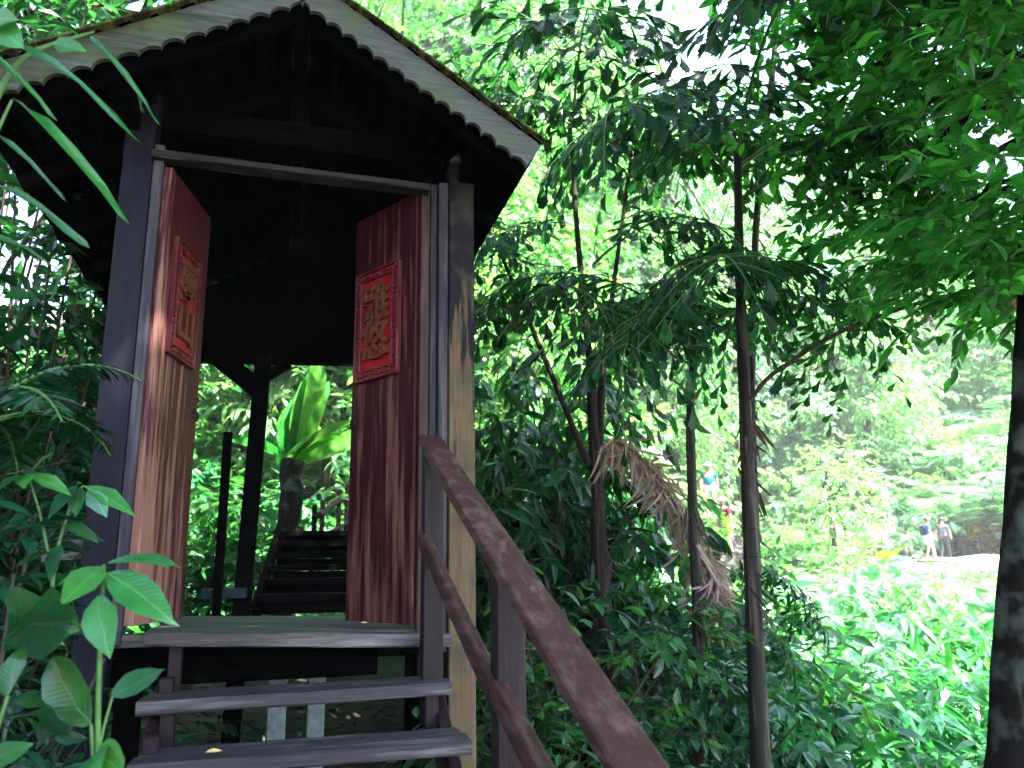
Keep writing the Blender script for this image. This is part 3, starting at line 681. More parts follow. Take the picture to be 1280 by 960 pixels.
# ------------------------------------------------------------------ ground cover
n = 42000; uu = RNG.uniform(-260, 1500, n); DD = np.exp(RNG.uniform(math.log(2.6), math.log(60), n)); uu[:12000] = RNG.uniform(850, 1350, 12000); DD[:12000] = np.exp(RNG.uniform(math.log(10), math.log(35), 12000))
P = np.array([ray(u, 700) for u in uu]); hh = np.hypot(P[:, 0], P[:, 1]); X0 = P[:, 0]/hh*DD; Y0c = CAM[1]+P[:, 1]/hh*DD
okm = ~((np.abs(X0-.1) < 1.15) & (Y0c < 5.0)) & ~((np.abs(DD-36.5) < 3.2) & (uu > 960))
X0, Y0c, DD = X0[okm], Y0c[okm], DD[okm]; n = len(X0); Z0 = ground_z(X0, Y0c)
S = Soup()
for k in range(3):
    j = RNG.random(n) < .75; m = int(j.sum()); a = RNG.uniform(0, 6.28, m); sz = np.clip(.05+.018*DD[j], .1, .5)*RNG.uniform(.6, 1.4, m); sz = np.where((uu[okm][j] > 1060) & (DD[j] > 20) & (DD[j] < 37), np.minimum(sz, .2), sz)
    X = np.stack([np.cos(a), np.sin(a), RNG.uniform(-.2, .9, m)], 1)
    p = np.stack([X0[j], Y0c[j], Z0[j]+RNG.uniform(0, 1, m)*sz*1.3], 1)
    near = DD[j] < 15; Nn_ = UP+rnd(m, .35); T_ = T_OBOV if k else T_ELL
    S.leaves(T_, p[near], X[near], Nn_[near], sz[near], 1.0, 0); S.leaves(T_, p[~near], X[~near], Nn_[~near], sz[~near], 1.0, k)
tag(S.build('ground_cover', [MAT['mid'], MAT['fresh'], MAT['bright']]), 'low leafy ground cover carpeting the forest floor', 'ground cover', kind='stuff')

n = 2600; X0 = RNG.uniform(-1.6, 2.0, n); Y0c = RNG.uniform(-3.2, 4.5, n); a = RNG.uniform(0, 6.28, n); S = Soup()
S.leaves(T_ELL, np.stack([X0, Y0c, ground_z(X0, Y0c)+RNG.uniform(.01, .05, n)], 1), np.stack([np.cos(a), np.sin(a), rnd(n, .25)[:, 0]], 1), UP+rnd(n, .4), RNG.uniform(.06, .16, n), 1.0)
tag(S.build('leaf_litter', leaf_mat('leaf_litter', (.02, .013, .008), (.07, .045, .028), trans=.05, rough=.8)), 'brown fallen leaf litter under the steps and the gate', 'leaf litter', kind='stuff')
# ------------------------------------------------------------------ prototypes for the far side of the clearing
FAR = {}
def far_tree(key, label, h, rad, ncl, cr, leaf, mat, n_tw, bark='palestem', **k):
    cl = ell_clumps((0, 0, h*.52), (rad, rad, h*.45), ncl, (cr, cr, cr*.7))
    FAR[key] = make_tree('tree', label, 'tree', (0, 0, 0), h, .16, cl, leaf*.85, mat, n_tw=int(n_tw*1.3), n_lf=8, tl=cr*.8, bark=bark, group=label.replace('tree', 'trees'), tw_r=.012, **k)
far_tree('a', 'sunlit bright green tree among the woods beyond the clearing', 10, 3.2, 20, 1.1, .34, 'bright', 17)
far_tree('b', 'mid green leafy tree among the woods beyond the clearing', 12, 3.4, 22, 1.15, .32, 'mid', 17, bark='bark')
far_tree('c', 'pale silvery green tree among the woods beyond the clearing', 9, 2.8, 16, 1.0, .36, 'pale', 16)
far_tree('d', 'slender drooping leaved tree among the woods beyond the clearing', 11, 2.4, 18, .9, .42, 'bright', 15, T=T_LANCE, wid=1.5, droop=.7)
def tall(key, label, h, rad, mat, leaf):
    cl = ell_clumps((0, 0, h*.58), (rad, rad, h*.42), 46, (1.3, 1.3, .9)); FAR[key] = make_tree('tree', label, 'tree', (0, 0, 0), h, .24, cl, leaf, mat, n_tw=19, n_lf=8, tl=1.0, bark='palestem', group=label.replace('tree', 'trees'), tw_r=.012)
tall('ta', 'very tall sunlit tree rising behind the clearing', 22, 4.4, 'bright', .3)
tall('tb', 'very tall pale leaved tree rising behind the clearing', 21, 4.0, 'pale', .3)
bn_root = empty('big_leaf_plant', (0, 0, 0), 'broad paddle leaved plant among the undergrowth of the clearing', 'plant', 'broad paddle leaved plants in the clearing'); FAR['bn'] = bn_root
for i in range(10):
    S = Soup(); a_ = i*2.4; el = RNG.uniform(.75, 1.4); b_ = np.array([math.cos(a_)*math.cos(el), math.sin(a_)*math.cos(el), math.sin(el)]); st_ = .5*RNG.uniform(.6, 1.2)
    S.tube([(0, 0, -.1), b_*st_*.6, b_*st_], [.02, .015, .01], 5, 1); X_ = b_*1.0+np.array([math.cos(a_)*.5, math.sin(a_)*.5, -.15]); S.leaves(T_BIGL, [b_*st_], X_[None], np.array([[-math.cos(a_)*.6, -math.sin(a_)*.6, 1.]]), [RNG.uniform(.7, 1.1)], .9)
    S.build('leaf', [MAT['fresh' if i % 3 else 'bright'], MAT['greenstem']], bn_root, smooth=True)
def fshrub(key, label, h, w, n_st, leaf, mat, **k):
    FAR[key] = make_shrub('shrub', label, 'shrub', (0, 0, 0), h, w, n_st, leaf, mat, group=label.replace('shrub', 'shrubs'), **k)
fshrub('sa', 'sunlit bright green shrub in the undergrowth of the clearing', 2.0, 1.2, 13, .26, 'bright', n_tw=6)
fshrub('sb', 'pale glossy leaved shrub in the undergrowth of the clearing', 1.8, 1.2, 12, .28, 'pale', n_tw=6)
fshrub('sc', 'mid green shrub in the undergrowth of the clearing', 2.2, 1.1, 13, .24, 'mid', n_tw=6)
fshrub('sd', 'narrow leaved green shrub in the undergrowth of the clearing', 2.0, 1.0, 12, .34, 'fresh', T=T_LANCE, wid=1.3, n_tw=6, droop=.6)
FAR['pa'] = make_rosette('palm', 'arching feather palm with bright fronds in the clearing', 'palm', (0, 0, 0), 11, 2.4, 34, .5, 'bright', .5, group='feather palms in the clearing', e=(.8, 1.4), bend=(1.1, 1.9))
FAR['pb'] = make_rosette('palm', 'pale feather palm with drooping fronds in the clearing', 'palm', (0, 0, 0), 10, 2.2, 32, .5, 'pale', .4, group='pale feather palms in the clearing', e=(.7, 1.3), bend=(1.3, 2.0))
FAR['fa'] = make_rosette('fern', 'green fern with arching fronds in the undergrowth right of the palms', 'fern', (0, 0, 0), 10, 1.25, 34, .2, 'fresh', 0, group='ferns in the undergrowth', e=(.6, 1.2), bend=(1.0, 1.6), wid=1.4)
FAR['fb'] = make_rosette('fern', 'broad deep green fern with drooping leaflets in the undergrowth', 'fern', (0, 0, 0), 9, 1.4, 24, .3, 'mid', 0, group='deep green ferns in the undergrowth', e=(.6, 1.25), bend=(1.0, 1.8), wid=1.6, hang=.5)

def clear(u, D, m=1.4):     # keep the view to the walkers open
    w = 1000*m/D; return not ((1120-w < u < 1200+w and D < 37) or (878-w < u < 918+w and 8 < D < 26))
def scatter(keys, n, u0, u1, D0, D1, s0, s1):
    c = 0; tries = 0
    while c < n and tries < 3000:
        tries += 1; u = RNG.uniform(u0, u1); D = math.exp(RNG.uniform(math.log(D0), math.log(D1)))
        p = polar(u, D)
        if abs(p[0]-.3) < 2.0 and p[1] < 9.5: continue
        if not clear(u, D, 3.2 if keys[0] in 'abcd' else 1.4): continue
        put(FAR[keys[RNG.integers(len(keys))]], u, D, RNG.uniform(s0, s1)); c += 1
scatter(['a', 'b', 'c', 'd', 'a'], 34, 560, 1420, 40, 75, 1.0, 1.7)
scatter(['ta', 'tb'], 14, 500, 1250, 44, 70, .95, 1.3)
scatter(['ta', 'tb'], 9, 380, 900, 22, 36, .8, 1.05)
scatter(['bn'], 22, 600, 1300, 11, 40, .8, 1.5)
scatter(['sa', 'pa', 'sb', 'pb', 'sa'], 26, 960, 1290, 39.5, 50, 1.6, 2.6)
scatter(['bn'], 6, 200, 500, 10, 18, .7, 1.0)
scatter(['a', 'b', 'c', 'd'], 16, 540, 1080, 22, 40, .8, 1.25)
scatter(['a', 'd', 'b'], 5, 540, 860, 13, 20, .75, 1.0)
scatter(['a', 'c', 'b', 'd'], 14, 150, 560, 16, 45, .8, 1.3)
scatter(['b', 'a', 'd'], 7, 200, 520, 10, 15, .6, .8)
scatter(['sa', 'sb', 'sc', 'sd', 'pa', 'pb'], 70, 600, 1400, 13, 34, .7, 1.3)
scatter(['sa', 'sb', 'pa', 'pb', 'sb'], 34, 950, 1400, 38, 52, 1.0, 1.7)
scatter(['fa', 'fb', 'fb', 'sd', 'fa', 'fa'], 60, 930, 1330, 6.8, 12, .8, 1.15)
scatter(['fb', 'sc', 'sd', 'fa'], 22, 600, 960, 6, 12, .6, 1.0)
scatter(['sa', 'sc', 'sd', 'fb', 'sb'], 26, 180, 560, 7.5, 18, .6, 1.0)
for k_, u_, D_, s_ in (('ta', 850, 27, .95), ('tb', 935, 31, .95), ('ta', 1075, 35, 1.0), ('tb', 715, 30, .95), ('ta', 790, 38, 1.1), ('ta', 1010, 45, 1.1), ('sa', 975, 12, 1.45), ('sc', 1005, 13.5, 1.6), ('sb', 1040, 15, 1.6),
                       ('sd', 990, 16, 2.0), ('sa', 1060, 17, 1.5), ('sa', 1030, 20, 2.2), ('sb', 965, 18, 2.0), ('sc', 1075, 22, 1.9), ('bn', 1000, 11, 1.3), ('c', 985, 22, .55), ('a', 1045, 25, .55), ('pa', 1065, 19, 1.5), ('pb', 1020, 24, 1.8)):
    put(FAR[k_], u_, D_, s_)
# low plants only, on the open line of sight to the walkers
HP = dict(bn=1.3, sa=2.0, sb=1.8, sc=2.2, sd=2.0, pa=2.3, pb=2.0, fa=1.0, fb=1.15)
for k in range(120):
    key = ['fa', 'fb', 'pa', 'pb', 'sb', 'sd', 'fa', 'sa'][k % 8]; u = RNG.uniform(925, 1330); D = math.exp(RNG.uniform(math.log(8.5), math.log(33))); s_ = RNG.uniform(.6, 1.15)*(1 if key[0] == 'f' else .8)
    if D < 14: key = ['fa', 'fb', 'sd', 'fa'][k % 4]
    p = polar(u, D); lim = .22-(.0 if u > 1060 else -.9)-p[2]; s_ = min(s_*(1+.02*D), max(.12, lim/HP[key]))
    if s_ > .2 and abs(u-900) > 30+900/D: put(FAR[key], u, D, s_)
for k in range(16):
    u = RNG.uniform(1080, 1262); D = RNG.uniform(9, 24); put(FAR[['fa', 'sb', 'sa', 'fb'][k % 4]], u, D, .5 if D < 19 else .38)
scatter(['sa', 'sb', 'sc', 'sa', 'pb'], 44, 560, 1400, 42, 62, 1.8, 3.0)
scatter(['sa', 'sb', 'sd', 'sa'], 22, 580, 1060, 9.5, 22, 1.2, 1.9)
for k in range(5): put(FAR[['sb', 'fa'][k % 2]], RNG.uniform(865, 935), RNG.uniform(10, 16), .6)
put(FAR['pb'], 1205, 39.5, 2.3, 'whitish feather palm rising right behind the walkers on the path', 'whitish palm by the path')
put(FAR['pa'], 1100, 44, 1.6); put(FAR['pb'], 1190, 43, 1.7); put(FAR['pb'], 1090, 46, 1.8)
lime = make_rosette('bromeliad', 'lime yellow broad leaved plant at the path edge left of the walkers', 'plant', polar(1098, 33.8), 12, 1.2, 2, .1, 'lime', 0, e=(.5, 1.3), bend=(.5, 1.0))
for o in list(lime.children): bpy.data.objects.remove(o)
def strap_plant(root, n, L, mat, wid, e=(.5, 1.35), T=T_STRAP, z0=0, name='leaf'):
    for i in range(n):
        S = Soup(); a = i*2.4+RNG.uniform(-.3, .3); el = RNG.uniform(*e); X = np.array([[math.cos(a)*math.cos(el), math.sin(a)*math.cos(el), math.sin(el)]])
        Nn = np.array([[-math.cos(a)*math.sin(el), -math.sin(a)*math.sin(el), math.cos(el)]])
        S.leaves(T, [[.03*math.cos(a), .03*math.sin(a), z0]], X, Nn, [L*RNG.uniform(.75, 1.1)], wid); S.build(name, MAT[mat], root, smooth=True)
strap_plant(lime, 12, 1.25, 'lime', 2.0)
orange = make_shrub('shrub', 'orange tinted shrub behind the path near the dark trunk', 'shrub', polar(1238, 40), 2.4, 1.0, 9, .32, 'rust')

# ------------------------------------------------------------------ clumping fishtail palms, right of the steps
def world_tube(S, uvs, D, r, mat=0, sides=8, Ds=None, rough=.05):
    P = np.array([at_dist(u, v, D if Ds is None else Ds[i]) for i, (u, v) in enumerate(uvs)])
    t = np.linspace(0, 1, len(P)); n = max(12, len(P)*4); tt = np.linspace(0, 1, n); Q = np.stack([np.interp(tt, t, P[:, k]) for k in range(3)], 1)
    for _ in range(2): Q[1:-1] = (Q[:-2]+2*Q[1:-1]+Q[2:])/4
    rr = np.interp(tt, np.linspace(0, 1, len(r)), r)*RNG.uniform(1-rough, 1+rough, n); S.tube(Q, rr, sides, mat); return Q
MAT['sheath'] = leaf_mat('dead_sheath', (.03, .02, .015), (.1, .07, .05), trans=.1, rough=.8)
FISH = []
for k in range(4):
    S = Soup(); frond_fishtail(S, 1.7*RNG.uniform(.85, 1.1), RNG.uniform(.5, 1.1), RNG.uniform(1.1, 1.7), nr=10, rl=.7, nl=9, ls=.185)
    o = S.build('frond', [MAT['dark'], MAT['greenstem']]); FISH.append(o)
fish_used = [False]*4
def add_frond(root, k, loc, rz, ry=0., sc=1.0):
    if fish_used[k]: o = FISH[k].copy(); COL.objects.link(o)
    else: o = FISH[k]; fish_used[k] = True
    o.parent = root; o.location = loc; o.rotation_euler = (RNG.uniform(-.15, .15), ry, rz); o.scale = (sc,)*3; return o
def palm(label, stems, fronds, bark='bark'):
    base = np.array(at_dist(*stems[0][0][-1], stems[0][1])); g = empty('fishtail_palm', base, label, 'palm')
    for uvs, D, r in stems:
        S = Soup(); Q = world_tube(S, uvs, D, r)
        # leaf scar rings
        for q in sorted(RNG.choice(np.arange(2, len(Q)-2), size=len(Q)//3, replace=False)):
            rad = np.interp(q/len(Q), np.linspace(0, 1, len(r)), r); S.tube([Q[q]-(0, 0, .006), Q[q]+(0, 0, .006)], [rad*1.05, rad*1.05], 8)
        S.build('trunk', MAT[bark], g, smooth=True, origin=base).location = (0, 0, 0)
    for uvs, D, r in stems[:1]:      # ragged dead sheaths clinging to the trunk
      for tc_ in (.5, .74):
        S = Soup(); P = np.array([at_dist(u, v, D) for u, v in uvs]); m = 24; t = RNG.normal(tc_, .03, m)*(len(P)-1)
        q = np.stack([np.interp(t, np.arange(len(P)), P[:, k]) for k in range(3)], 1); X = rnd(m, .4)+C_R*.25; X[:, 2] -= 1.2
        S.leaves(T_LANCE, q-base+rnd(m, .02), X, -_fw+rnd(m, .5), RNG.uniform(.1, .26, m), .6); S.build('dead_sheath', MAT['sheath'], g)
    for (u, v, D, rz, ry, sc) in fronds:
        add_frond(g, RNG.integers(4), at_dist(u, v, D)-base, rz, ry, sc)
    return g
A = R(90)-YAW     # angle of the viewing direction in plan
right, left, away, toward = A-R(90), A+R(90), A, A+math.pi
palm('clump of fishtail palms with several ringed stems rising just right of the handrail',
     [([(738, 470), (743, 560), (752, 700), (762, 850), (768, 990)], 5.6, [.035, .042, .05, .058, .065]),
      ([(752, 480), (748, 600), (744, 720), (742, 830), (745, 1000)], 5.9, [.03, .04, .045, .05, .05]),
      ([(712, 150), (722, 300), (735, 430), (742, 500)], 5.65, [.016, .022, .028, .035]),
      ([(790, 190), (772, 320), (756, 440), (748, 520)], 5.75, [.014, .018, .024, .03]),
      ([(590, 235), (640, 350), (690, 470), (735, 580)], 5.5, [.012, .016, .02, .024])],
     [(712, 170, 5.6, left, .0, 1.0), (715, 160, 5.6, toward, .2, .9), (714, 190, 5.6, right, .1, 1.0), (790, 200, 5.7, right, 0, 1.0), (788, 190, 5.7, away, -.2, 1.0),
      (786, 220, 5.7, left+.5, .2, .9), (735, 400, 5.6, left+.3, .4, .9), (745, 420, 5.8, right+.4, .3, .9), (742, 330, 5.6, toward+.6, .3, .85), (600, 260, 5.5, away, .5, .5), (660, 380, 5.5, toward+.5, .6, .7), (700, 300, 5.6, left+.8, .5, .6)])
palm('tallest single palm stem with a drooping leafy head left of the clearing',
     [([(922, 190), (924, 330), (930, 470), (936, 620), (943, 780), (952, 985)], 5.0, [.027, .03, .039, .044, .052, .062])],
     [(922, 200, 5.0, left, -.2, 1.1), (922, 210, 5.0, right, .0, 1.1), (921, 195, 5.0, toward, .1, 1.0), (922, 230, 5.0, left+.8, .35, .9), (923, 250, 5.0, right-.7, .5, .9),
      (923, 190, 5.0, away, -.1, 1.0), (924, 300, 5.0, left+.3, .9, .7), (925, 310, 5.0, right+.4, 1.0, .7), (922, 215, 5.0, toward+.8, .5, .9), (930, 700, 5.0, right, .9, .35)], 'palestem')
palm('thin fishtail palm stem between the ringed clump and the tallest stem',
     [([(868, 420), (862, 520), (866, 640), (872, 760), (876, 985)], 5.3, [.024, .03, .034, .036, .04])],
     [(868, 420, 5.3, left, -.1, .85), (868, 425, 5.3, right+.3, 0, .85), (867, 415, 5.3, toward, .3, .8), (866, 430, 5.3, away, -.2, .9), (868, 400, 5.3, left+.9, .6, .7), (872, 770, 5.3, right-.4, .7, .4)], 'palestem')
for i, (u, v, D, rz) in enumerate([(800, 60, 4.6, left), (900, 40, 4.4, left+.3), (880, 80, 4.8, left-.3)]):
    pass
# tall palm out of the top of the picture: its fronds hang into the upper middle
palm('arching fishtail palm with long dark fronds reaching left toward the roof',
     [([(985, -160), (970, 60), (945, 260), (938, 480), (945, 700), (956, 1000)], 6.6, [.025, .028, .03, .034, .036, .04])],
     [(1000, -40, 6.2, left, -.35, 1.5), (1003, -60, 6.2, left+.35, -.5, 1.6), (1005, -50, 6.2, left-.4, -.3, 1.5), (1008, -80, 6.2, toward, -.3, 1.5), (1010, -60, 6.2, right, -.3, 1.4), (1008, 20, 6.3, left+.1, -.1, 1.3), (1006, 60, 6.3, toward+.5, .1, 1.1)], 'palestem')

# dead frond hanging between the stems
dead = empty('dead_frond', at_dist(770, 552, 5.35), 'dead pinkish brown palm frond drooping between the ringed clump and the thin stem', 'dead frond'); S = Soup(); base = np.array(dead.location)
Q = world_tube(S, [(752, 560), (775, 550), (815, 585), (850, 640), (875, 690), (890, 730), (896, 755)], 5.4, [.014, .012, .01, .006], 1, 5)
m = 420; k = RNG.integers(2, len(Q), m); Pd = Q[k]+rnd(m, .03); X = C_R*RNG.normal(size=(m, 1))*.5+C_R*.1+rnd(m, .35); X[:, 2] -= RNG.uniform(.5, 1.8, m)
S.leaves(T_LANCE, Pd, X, -_fw+rnd(m, .6), RNG.uniform(.12, .3, m), .5, 0); S.build('dead_leaves', [MAT['dead'], MAT['brownstem']], dead, origin=base).location = (0, 0, 0)

# dark leaning trunk at the right edge with a leafy tree above
ORG = None
def spray_tree(name, label, trunk, D, r, clumps_uvD, rad, leaf, mat, n_tw, n_lf, T=T_ELL, tl=.4, droop=.25, flat=.35, bark='darkbark', branches=(), wid=1.0, cat='tree'):
    base = np.array(at_dist(*trunk[-1], D)); g = empty(name, base, label, cat); S = Soup(); Q = world_tube(S, trunk, D, r, sides=12, rough=.06)
    cl = []
    for (u, v, Dc) in clumps_uvD:
        c = at_dist(u, v, Dc); cl.append((c, np.array(rad)*RNG.uniform(.75, 1.25))); d2 = np.linalg.norm(Q-c, axis=1)+np.abs(Q[:, 2]-c[2])*.6; a = Q[int(np.argmin(d2))]
        mid = a*.5+c*.5+np.array([0, 0, .12]); S.tube([a, a*.6+mid*.4, mid, mid*.4+c*.6, c], np.linspace(.022, .006, 5), 5, 0, cap=False)
    S.build('trunk', MAT[bark], g, smooth=True, origin=base).location = (0, 0, 0)
    global ORG; ORG = None
    S = Soup(); twigs(S, cl, n_tw, n_lf, leaf, T, tl, droop, flat, 0, 1, .004, wid)
    S.build('crown', [MAT[mat], MAT['twig']], g, origin=base).location = (0, 0, 0); return g
cl = [(RNG.uniform(1020, 1420), RNG.uniform(-260, 175), RNG.uniform(3.4, 6.5)) for _ in range(46)]
cl += [(1240, 300, 3.6), (1270, 250, 3.4), (1290, 330, 3.7), (1225, 345, 4.3), (1190, 290, 4.6), (1130, 300, 5), (1100, 260, 5), (1060, 270, 5.2), (1150, 320, 5.0), (1250, 360, 4.2)]
spray_tree('dark_tree', 'thick dark leaning trunk at the right edge under a broad canopy of deep green leaves', [(1350, -500), (1320, 0), (1304, 300), (1289, 560), (1276, 760), (1262, 1000)], 4.0, [.07, .075, .08, .088, .095, .1],
           cl, (.5, .5, .2), .115, 'canopy', 24, 11)
# slim branch reaching from the left to the right edge
br = empty('bare_branch', at_dist(955, 478, 5.2), 'slim dark branch arching from the tallest palm stem toward the right edge', 'branch'); S = Soup(); base = np.array(br.location)
Q = world_tube(S, [(938, 500), (960, 470), (1040, 418), (1130, 383), (1210, 365), (1270, 372), (1300, 385)], 4.9, [.016, .014, .012, .008], 0, 6)
for k in (10, 14, 18, 21): S.tube([Q[k], Q[k]+C_R*.08-UP*.03, Q[k]+C_R*.12-UP*.12], [.005, .004, .002], 4)
S.build('branch', MAT['twig'], br, origin=base).location = (0, 0, 0); S = Soup(); m = 34; k = RNG.integers(16, len(Q), m); X = rnd(m, .4); X[:, 2] -= 1
S.leaves(T_ELL, Q[k]+rnd(m, .03), X, -_fw+rnd(m, .6), RNG.uniform(.07, .14, m)); S.build('withered_leaves', [MAT['rust']], br, origin=base).location = (0, 0, 0)

# broad canopies over the near ground; those right and behind are added for shade
def canopy(label, pos, h, rad, ncl, mat, leaf=.2, n_tw=15, lean=(0, 0), thick=1.2, r0=.2):
    cl = [((pos[0]*0+RNG.normal()*rad*.5+lean[0], RNG.normal()*rad*.5+lean[1], h+RNG.normal()*thick), np.array([1.0, 1.0, .4])) for _ in range(ncl)]
    return make_tree('canopy_tree', label, 'tree', pos, h, r0, cl, leaf, mat, n_tw=n_tw, n_lf=9, tl=.8, droop=.3, flat=.4, bark='darkbark', lean=lean, fork=.75, top=.92, tw_r=.008)
def gp(x, y): return (x, y, float(ground_z(x, y)))
canopy('spreading dark leaved tree overhanging the steps from the right, out of frame, added for shade', gp(7.5, -3.0), 9.0, 4.5, 9, 'dark', lean=(-1.5, .0), leaf=.22)
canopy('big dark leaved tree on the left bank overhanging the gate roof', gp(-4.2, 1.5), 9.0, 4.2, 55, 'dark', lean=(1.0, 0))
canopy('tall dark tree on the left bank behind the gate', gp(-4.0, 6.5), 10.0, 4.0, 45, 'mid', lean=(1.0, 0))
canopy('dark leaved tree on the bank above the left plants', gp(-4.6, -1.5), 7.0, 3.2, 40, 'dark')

canopy('tall dark canopy tree added for shade behind the viewer on the right', gp(5.5, -6.5), 10.0, 4.8, 110, 'dark', lean=(-.8, .5), leaf=.27, n_tw=24)
canopy('tall dark canopy tree added for shade behind the viewer on the left', gp(-2.5, -7.0), 10.0, 4.5, 80, 'dark', lean=(2.0, 1.5), leaf=.26)
canopy('dark canopy tree leaning over the steps behind the viewer, added for shade', gp(2.2, -6.5), 7.5, 3.2, 60, 'dark', lean=(-1.0, 2.5), leaf=.26)
canopy('tall dark canopy tree far off to the right of the viewer, added for shade', gp(12.5, -3.5), 10.5, 4.5, 55, 'dark', lean=(-.5, .5))
# ------------------------------------------------------------------ understory near the steps, right
def near_shrub(label, u, D, h, w, ns, leaf, mat, T=T_ELL, n_tw=5, n_lf=7, droop=.4, tl=.35, wid=1.0, name='shrub', cat='shrub', **k):
    return make_shrub(name, label, cat, polar(u, D), h, w, ns, leaf, mat, n_tw=n_tw, n_lf=n_lf, T=T, droop=droop, tl=tl, wid=wid, **k)
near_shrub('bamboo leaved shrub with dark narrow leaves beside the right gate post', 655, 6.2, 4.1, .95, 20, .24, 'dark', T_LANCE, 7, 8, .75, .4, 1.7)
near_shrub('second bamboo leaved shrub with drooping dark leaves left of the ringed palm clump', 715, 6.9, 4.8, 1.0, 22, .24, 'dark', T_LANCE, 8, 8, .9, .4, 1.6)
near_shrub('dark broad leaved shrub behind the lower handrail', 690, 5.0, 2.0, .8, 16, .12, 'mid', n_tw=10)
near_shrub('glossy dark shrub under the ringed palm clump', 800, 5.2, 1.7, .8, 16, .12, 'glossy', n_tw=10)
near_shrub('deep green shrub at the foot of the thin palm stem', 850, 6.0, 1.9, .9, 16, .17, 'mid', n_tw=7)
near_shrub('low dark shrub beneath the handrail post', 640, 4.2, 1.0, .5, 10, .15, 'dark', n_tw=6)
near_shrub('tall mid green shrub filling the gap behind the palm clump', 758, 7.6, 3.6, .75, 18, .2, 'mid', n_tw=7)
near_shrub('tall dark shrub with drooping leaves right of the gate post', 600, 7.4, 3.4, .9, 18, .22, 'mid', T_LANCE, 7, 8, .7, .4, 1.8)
near_shrub('leafy shrub between the tallest palm stem and the dead frond', 900, 7.4, 2.4, .8, 16, .17, 'mid', n_tw=7)
near_shrub('narrow leaved green shrub at the foot of the tallest palm stem', 960, 6.6, 1.5, .8, 14, .24, 'fresh', T_LANCE, 6, 8, .6, .35, 1.5)
near_shrub('drooping green shrub left of the dark leaning trunk', 1110, 6.8, 1.3, .9, 14, .24, 'fresh', T_LANCE, 6, 8, .6, .35, 1.5)
near_shrub('dark low shrub at the foot of the dark leaning trunk', 1180, 5.2, 1.1, .7, 12, .2, 'mid', T_LANCE, 6, 8, .6, .35, 1.5)
near_shrub('pale wet leaved shrub under the slim bare branch', 1040, 9.5, 2.5, 1.2, 16, .24, 'pale', T_LANCE, 6, 8, .6, .4, 1.6)
near_shrub('bright leafy bush just behind the right roof slope', 590, 8.2, 6.3, 1.0, 22, .2, 'bright', n_tw=7)
for i, (u, v, D, ln, rz, lab) in enumerate([(1025, 790, 8.0, 1.1, 2.0, 'vivid green feather fern rising above the undergrowth left of the dark leaning trunk')]):
    p = polar(u, D); make_rosette('fern', lab, 'fern', p, 7, 1.9, 40, .3, 'fresh', .1, e=(1.0, 1.4), bend=(.8, 1.3), wid=1.0)

# ------------------------------------------------------------------ left bank
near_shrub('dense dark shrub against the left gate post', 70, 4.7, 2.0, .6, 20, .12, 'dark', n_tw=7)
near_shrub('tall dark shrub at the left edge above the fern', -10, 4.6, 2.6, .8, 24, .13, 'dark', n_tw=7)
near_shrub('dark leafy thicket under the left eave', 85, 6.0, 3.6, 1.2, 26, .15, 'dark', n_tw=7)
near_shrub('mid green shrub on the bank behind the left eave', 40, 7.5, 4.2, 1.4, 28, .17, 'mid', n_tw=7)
near_shrub('glossy low shrub below the mossy grey beam', 60, 3.7, 1.2, .5, 14, .12, 'glossy', n_tw=6)
near_shrub('broad leaved shrub seen between the left door and the dark back post', 262, 9.0, 1.9, .8, 14, .22, 'mid', n_tw=6)
near_shrub('leafy shrub below the bird nest plant beyond the doors', 330, 12.0, 1.3, .7, 12, .2, 'mid', n_tw=6)
near_shrub('tall dark tree like shrub filling the upper left corner behind the canes', 10, 5.5, 5.6, 1.5, 34, .15, 'dark', n_tw=8)
near_shrub('very tall dark shrub on the upper left bank', -60, 6.5, 6.5, 1.8, 34, .17, 'dark', n_tw=8)
make_tree('tree', 'dark crowned bank tree behind the left roof slope', 'tree', polar(60, 9.5), 9.0, .14, ell_clumps((0, 0, 5.5), (2.6, 2.2, 3.2), 26, (.9, .9, .6)), .2, 'dark', n_tw=15, n_lf=8, tl=.6)
FAR['lf'] = make_rosette('fern', 'dark feathery fern hanging over the left bank beside the gate', 'fern', at_dist(-40, 540, 3.2), 9, .6, 20, .18, 'glossy', 0, e=(.4, 1.1), bend=(1.0, 1.7), wid=1.9, hang=.4)

def hand_leaf(root, base, tip, D0, D1, wid, mat, T=T_BIGL, roll=0.0, name='leaf', tilt=.75, lift=0.):
    a, b = at_dist(*base, D0), at_dist(*tip, D1); S = Soup(); X = (b-a); L_ = np.linalg.norm(X)
    Nn = UP*tilt-_fw*(1-tilt)*1.2+C_R*roll; o = np.array(root.location)
    S.leaves(T, [a-o], X[None], Nn[None], [L_], wid); S.v[-1] = S.v[-1]+rnd(len(S.v[-1]), .011*L_)*(np.arange(len(S.v[-1]))[:, None] > 0); ob = S.build(name, MAT[mat+'_veined' if T is not T_STRAP else mat], root, smooth=True)
    me = ob.data; uvl = me.uv_layers.new(name='UVMap'); vi = np.zeros(len(me.loops), np.int32); me.loops.foreach_get('vertex_index', vi); uvl.data.foreach_set('uv', (T[0][vi][:, :2]*np.array([1, max(.6, wid)])).astype(np.float32).ravel()); return ob
def stem_of(root, uvs, Ds, r, mat='greenstem'):
    S = Soup(); world_tube(S, uvs, 0, r, Ds=Ds, sides=6); o = S.build('stem', MAT[mat], root, smooth=True, origin=np.array(root.location)); o.location = (0, 0, 0)
pl = empty('cane_plant', at_dist(-80, 420, 2.2), 'leafy cane with long narrow yellow green leaves hanging into the upper left corner', 'plant')
stem_of(pl, [(-80, 420), (-50, 220), (20, 70), (100, 45), (118, 40)], [2.2]*5, [.012, .01, .006, .003])
